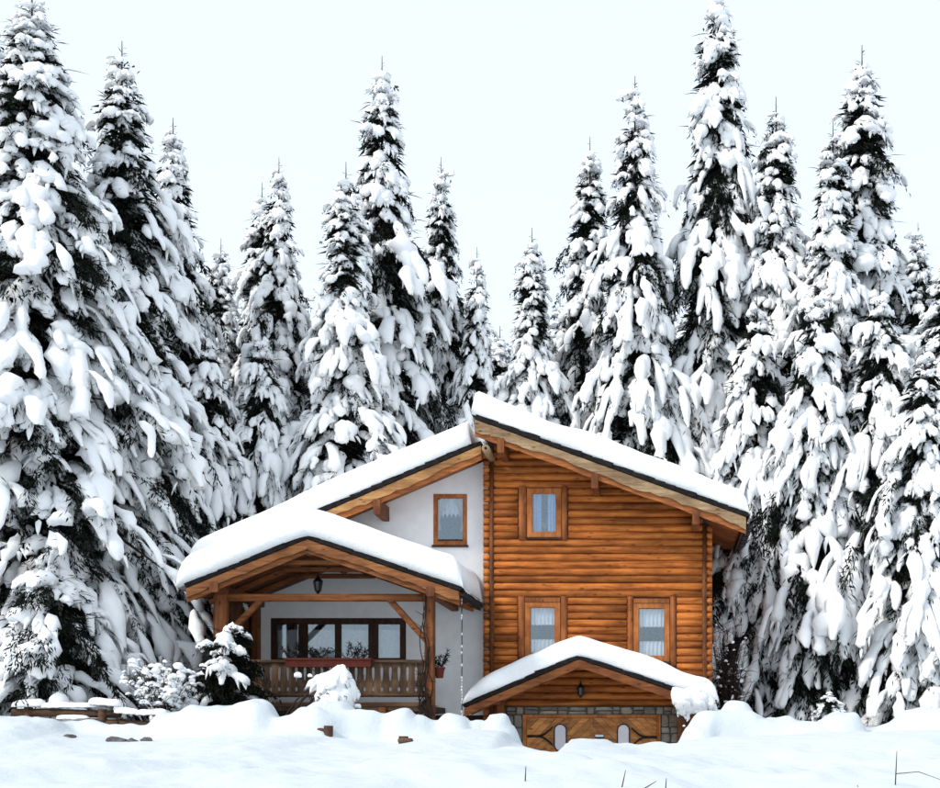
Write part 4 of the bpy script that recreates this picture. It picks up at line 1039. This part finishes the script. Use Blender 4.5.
for (a, b, rr) in rails:
    p, q = Vector((PX(a[0], a[2]), a[2], fz(a[1], a[2]))), Vector((PX(b[0], b[2]), b[2], fz(b[1], b[2])))
    m = MB(); m.tube([p, p.lerp(q, .33) + Vector((0, 0, .01)), p.lerp(q, .66), q], [rr, rr * 1.04, rr * .98, rr * .95], 10); m.build('rail', 'fence', fence, True)
# snow pads lying on rails and posts
Cs = []; Ws = []
for (a, b, w_, up_) in [((12, 709.5, 25.7), (46, 708.5, 25.66), .16, .04), ((40, 709.5, 25.65), (98, 709, 25.46), .12, .03), ((88, 707, 25.45), (122, 709, 25.42), .17, .02), ((114, 715, 25.4), (140, 717, 25.38), .15, .03), ((136, 717, 25.38), (168, 717, 25.32), .15, .03), ((56, 720.5, 25.62), (90, 720, 25.5), .1, 0), ((60, 718, 25.62), (76, 718.5, 25.6), .07, .02)]:
    t = np.linspace(0, 1, 16)[:, None]; p, q = np.array([PX(a[0], a[2]), a[2], fz(a[1], a[2])]), np.array([PX(b[0], b[2]), b[2], fz(b[1], b[2])])
    w_ *= .75; Cs.append(p + (q - p) * t + np.array([0, 0, w_ * .5])); e = np.sqrt(np.clip(1 - np.abs(2 * t[:, 0] - 1) ** 5, 0, 1)); Ws.append(e * w_)
V, F = sweep(np.array(Cs), np.array(Ws), np.array(Ws) * .95, 12, .12, .1, 4., 2, lift=0., rough=.004)
o = mk_np('snow_cap', V, F, 'snow', fence); tag(o, kind='stuff')
# stones showing through the bank
def rock(px, py, Y, sx, sz, label, seed):
    r = np.random.default_rng(seed); u, v = np.meshgrid(np.linspace(0, 2 * np.pi, 13)[:-1], np.linspace(-np.pi / 2, np.pi / 2, 8)); P = np.stack([np.cos(v) * np.cos(u), np.cos(v) * np.sin(u), np.sin(v)], -1)
    P = P * (1 + .22 * waves(P, 2.4, seed)[..., None] + .16 * waves(P, 6, seed + 1)[..., None]); P = P * np.array([sx, sx * .8, sz]); c = np.array([PX(px, Y), Y, PZ(py, Y)])
    idx = np.arange(8 * 12).reshape(8, 12); F = np.stack([idx[:-1], np.roll(idx[:-1], -1, 1), np.roll(idx[1:], -1, 1), idx[1:]], -1).reshape(-1, 4)
    o = mk_np('rock', (P + c).reshape(-1, 3), F, 'rock', None, False, tuple(c)); tag(o, label, 'rock', 'stones showing through the snow bank')
for (px, py, Y, sx, sz, lab, sd) in [(118, 742, 24.0, .17, .075, 'grey flat stone, larger left one of the touching pair below the fence', 3), (131, 742, 24.05, .13, .08, 'grey flat stone, right one of the touching pair below the fence', 4), (70, 737, 24.2, .1, .04, 'small dark stone in the snow left of the stone pair', 5), (147, 740, 24.1, .09, .045, 'small dark stone just right of the stone pair', 6), (177, 741.5, 24.0, .06, .04, 'left one of two tiny dark stones below the fence end', 7), (189, 742.5, 24.0, .05, .035, 'right one of two tiny dark stones below the fence end', 8), (213, 740.5, 24.0, .1, .03, 'thin dark stone low in the bank before the big mound', 9)]:
    rock(px, py, Y, sx, sz, lab, sd)

# ------------------------------------------------------------------ shrubs
def shrub(name, base, height, radius, nst, seed, label, snow_n, snow_s, branch=4, thick=.014, bow=.25, cat='shrub', droplen=1.5):
    r = np.random.default_rng(seed); root = empty(name, base, label, cat); m = MB(); ends = []
    bx, by, bz = base
    for i in range(nst):
        a = r.uniform(0, 6.283); l = r.uniform(.55, 1.05); rad = radius * r.uniform(.2, 1.0)
        pts = []
        for t in np.linspace(0, 1, 6):
            pts.append(np.array([bx + math.cos(a) * rad * t ** 1.2 + r.normal() * .012, by + math.sin(a) * rad * t ** 1.2, bz - .1 + height * l * (t - bow * t ** 3)]))
        m.tube([tuple(p) for p in pts], [thick * (1 - .13 * k_) for k_ in range(6)], 5, False)
        for j in range(branch):
            k0 = r.integers(2, 6); p = pts[k0]; d = r.normal(size=3); d[2] = abs(d[2]) * .7 + .15; d /= np.linalg.norm(d); ll = r.uniform(.12, .34) * height * .5
            q = p + d * ll * .6; e = q + (d + r.normal(size=3) * .4) * ll * .5
            m.tube([tuple(p), tuple(q), tuple(e)], [thick * .5, thick * .35, thick * .2], 4, False); ends += [q, e]
        ends += pts[3:]
    o = m.build('stems', 'twig', root); o['kind'] = 'stuff'
    if snow_n:
        ends = np.array(ends); pick = ends[r.integers(0, len(ends), snow_n)]; ns = 7; t = np.linspace(0, 1, ns)
        sz = snow_s * r.uniform(.35, 1.2, snow_n); d = r.normal(size=(snow_n, 3)); d[:, 2] *= .35; d /= np.linalg.norm(d, axis=1, keepdims=True)
        C = pick[:, None, :] + d[:, None, :] * ((t - .5)[None, :, None] * (sz * droplen)[:, None, None] * 1.6); C[:, :, 2] -= (np.abs(t - .5) ** 2)[None] * sz[:, None] * 1.6
        p = np.sqrt(np.clip(1 - np.abs(2 * t - 1) ** 2.4, 0, 1)); W = sz[:, None] * p[None]
        V, F = sweep(C, W, W * .8, 9, .55, .25, 5, seed % 5, rough=.008); o = mk_np('snow', V, F, 'snow', root); o['kind'] = 'stuff'
    return root
def G(px, Y, dz=0.): x = PX(px, Y); return (x, Y, gz(x, Y) + dz)
shrub('bare_shrub', G(166, 25.9, .02), 1.9, .8, 44, 3, 'leafless twiggy shrub filled with snow behind the log fence', 420, .05, 8, droplen=2.2)
shrub('bare_shrub', (PX(728, 31.2), 31.2, 1.4), 3.0, .55, 40, 5, 'tall dark tangled shrub with snow specks beside the log wall corner', 90, .032, 9, .014, .1, droplen=2.)
# shrub bent down by a smooth hood of snow before the balcony
def hood(name, label, Y, apex, tips, stems, w0, seed, fringe, extra=(), sp_=.25, st_=.45):
    root = empty(name, (PX(apex[0], Y), Y, PZ(apex[1], Y) - 1.0), label, 'shrub'); r = np.random.default_rng(seed); ns = 12; t = np.linspace(0, 1, ns)[:, None]
    A = np.array([PX(apex[0], Y), Y, PZ(apex[1], Y)]); C = []; W = []
    for (px, py, dy, wd, bulge) in tips:
        B = np.array([PX(px, Y), Y + dy, PZ(py, Y)]); mid = (A + B) / 2 + np.array([(B[0] - A[0]) * sp_, dy * .1, abs(B[2] - A[2]) * bulge])
        C.append((1 - t) ** 2 * A + 2 * t * (1 - t) * mid + t ** 2 * B); q = t[:, 0]; W.append(wd * np.clip(st_ + q * 1.1, 0, 1) * np.sqrt(np.clip(1 - q ** 4, 0, 1)) * np.sqrt(np.clip(q / .1, 0, 1)) * (1 + .18 * np.sin(q * 9 + px)))
    C = np.array(C); W = np.array(W); V, F = sweep(C, W, W * .75, 12, .6, .2, 5., seed, rough=.014)
    if extra:
        n = len(extra); tt = np.linspace(-1, 1, 8); E = np.array([[PX(e[0], Y), Y + e[3], PZ(e[1], Y)] for e in extra]); sz = np.array([e[2] for e in extra])
        C2 = E[:, None, :] + np.stack([tt, tt * 0, -.25 * tt ** 2], -1)[None] * sz[:, None, None]; W2 = sz[:, None] * np.sqrt(np.clip(1 - tt ** 2, 0, 1))[None]
        V2, F2 = sweep(C2, W2, W2 * .85, 9, .8, .15, 6, seed + 1, rough=.004); F = np.concatenate([F, F2 + len(V)]); V = np.concatenate([V, V2])
    o = mk_np('snow', V, F, 'snow', root); o['kind'] = 'stuff'
    m = MB()
    for (a, b, c, rad) in stems: m.tube([(PX(a[0], Y), Y + .02, PZ(a[1], Y)), (PX(b[0], Y), Y + .03, PZ(b[1], Y)), (PX(c[0], Y), Y + .05, PZ(c[1], Y))], [rad, rad * .8, rad * .5], 7)
    for i in range(fringe):
        k_ = r.integers(0, len(C)); p = C[k_][r.integers(3, ns)]; d = r.normal(size=3) * .5; d[2] -= .5; l = r.uniform(.08, .25); p = p + r.normal(size=3) * .06 - np.array([0, 0, .06])
        m.tube([tuple(p), tuple(p + d * l * .6), tuple(p + d * l + r.normal(size=3) * .03)], [.008, .006, .003], 4, False)
    o = m.build('stems', 'twig', root); o['kind'] = 'stuff'
hood('bent_shrub', 'shrub bowed under a ragged hood of snow before the balcony', 25.7, (342, 666), [(310, 694, -.05, .13, 0.084), (303, 690, .1, .1, 0.084), (318, 702, -.2, .15, 0.072), (327, 707, -.32, .16, 0.06), (337, 708, -.4, .17, 0.048), (347, 707, -.3, .16, 0.036), (354, 704, -.1, .14, 0.036), (357, 700, .1, .12, 0.036), (322, 694, -.3, .17, 0.072), (333, 690, -.4, .18, 0.048), (345, 690, -.3, .16, 0.036), (330, 690, .15, .18, 0.048), (344, 690, .15, .16, 0.036)],
     [((285, 722), (300, 702), (326, 674), .035), ((290, 722), (312, 700), (338, 672), .022), ((345, 720), (352, 700), (346, 672), .02), ((281, 722), (296, 700), (312, 684), .018), ((330, 682), (316, 672), (303, 663), .012), ((332, 678), (322, 668), (311, 658), .01), ((334, 676), (328, 668), (322, 660), .01), ((318, 690), (306, 682), (297, 675), .014), ((350, 690), (358, 684), (364, 675), .01), ((350, 698), (357, 694), (362, 689), .01)], .3, 4, 130,
     [(298, 676, .07, 0), (310, 676, .045, 0), (358, 707, .08, -.1), (342, 668, .07, 0)], sp_=-.08, st_=.3)
hood('bent_shrub', 'fringed snow cap on a dark shrub at the right end of the garage awning', 27.9, (692, 694), [(675, 706, -.05, .17, .5), (682, 716, -.1, .2, .5), (692, 714, -.15, .24, .4), (701, 716, -.1, .2, .4), (710, 712, 0, .15, .5), (687, 722, -.1, .09, .4), (678, 718, -.05, .07, .4), (706, 724, -.05, .07, .4), (716, 716, 0, .08, .6)],
     [((700, 740), (698, 720), (692, 700), .03), ((690, 740), (686, 722), (680, 708), .02), ((712, 740), (709, 722), (704, 706), .018)], .2, 6, 110, [(704, 728, .06, 0), (719, 712, .05, 0), (712, 722, .05, 0), (684, 726, .03, 0), (696, 724, .04, 0)])
# small spruces among the mounds
for (px, py, Y, pr, rad, rot, lab) in [(228, 622, 26.9, 'dark', 1.0, 40, 'small dark spruce with few snow patches beside the left porch post'), (829, 694, 26.6, 'bush', .4, 10, 'tiny young spruce poking out of the mounds at right')]:
    plant(px, py, Y, pr, rad, lab, rot, group='small spruces near the ground')
# creeper on the right porch post
cr = empty('climbing_vine', (px_(428), PY - .12, 1.7), 'leafless creeper climbing the right porch post', 'vine'); m = MB(); r = random.Random(9)
for i in range(9):
    x = px_(r.uniform(421, 436)); top = r.uniform(600, 690) if i > 2 else 592; pts = []
    for k_ in range(12):
        t = k_ / 11; pts.append((x + .05 * math.sin(k_ * 1.3 + i) * (1 - .3 * t) + (px_(424) - x) * t * .7, PY - .13 - .03 * math.sin(k_ + i), pz_(722) + (pz_(top) - pz_(722)) * t))
    m.tube(pts, [.016 - .0009 * k_ for k_ in range(12)], 5, False)
    for j in range(14):
        p = pts[r.randrange(0, 10)]; m.tube([p, (p[0] + r.uniform(-.18, .18), p[1] - r.uniform(0, .1), p[2] + r.uniform(-.12, .14))], [.008, .003], 4, False)
o = m.build('stems', 'twig', cr); o['kind'] = 'stuff'
# dry weeds in the foreground
def weed(px, py0, py1, Y, lean, label, side=None):
    x, z1 = PX(px, Y), PZ(py0, Y); z0 = gz(x, Y) - .05; m = MB(); zb = min(z0, PZ(py1, Y))
    m.tube([(x, Y, zb), (x + lean * .5, Y, (zb + z1) / 2), (x + lean, Y, z1)], [.0075, .0065, .0035], 5)
    if side: m.tube([(x + lean * .6, Y, zb + (z1 - zb) * .45), (x + side * .5, Y - .02, zb + (z1 - zb) * .5), (x + side, Y - .03, zb + (z1 - zb) * .3)], [.0045, .004, .0025], 4)
    o = m.build('dry_weed', 'twig', None, False, (x, Y, z0)); tag(o, label, 'weed', 'dry weeds in the foreground')
weed(525, 766, 782, 15, .01, 'short dark weed stalk in the snow left of the garage doors')
weed(621, 770, 784, 15, .05, 'faint thin stalk leaning right below the right garage door'); weed(638, 781, 786, 15, .2, 'strongly slanting stalk below the right garage door')
weed(665, 778, 789, 15, .015, 'dark stalk at the bottom edge below the fringed shrub')
weed(895, 751, 792, 15, .02, 'tallest dry weed with a side twig near the lower right corner', .5); weed(861, 785, 792, 15, -.04, 'tiny stalk at the bottom edge left of the tallest weed')
weed(480, 784, 790, 15, .06, 'tiny slanting stalk at the bottom edge below the rain chain')
print('tris', sum(sum(len(q.vertices) - 2 for q in me.polygons) if len(me.polygons) < 3000 else 2 * len(me.polygons) for me in bpy.data.meshes))
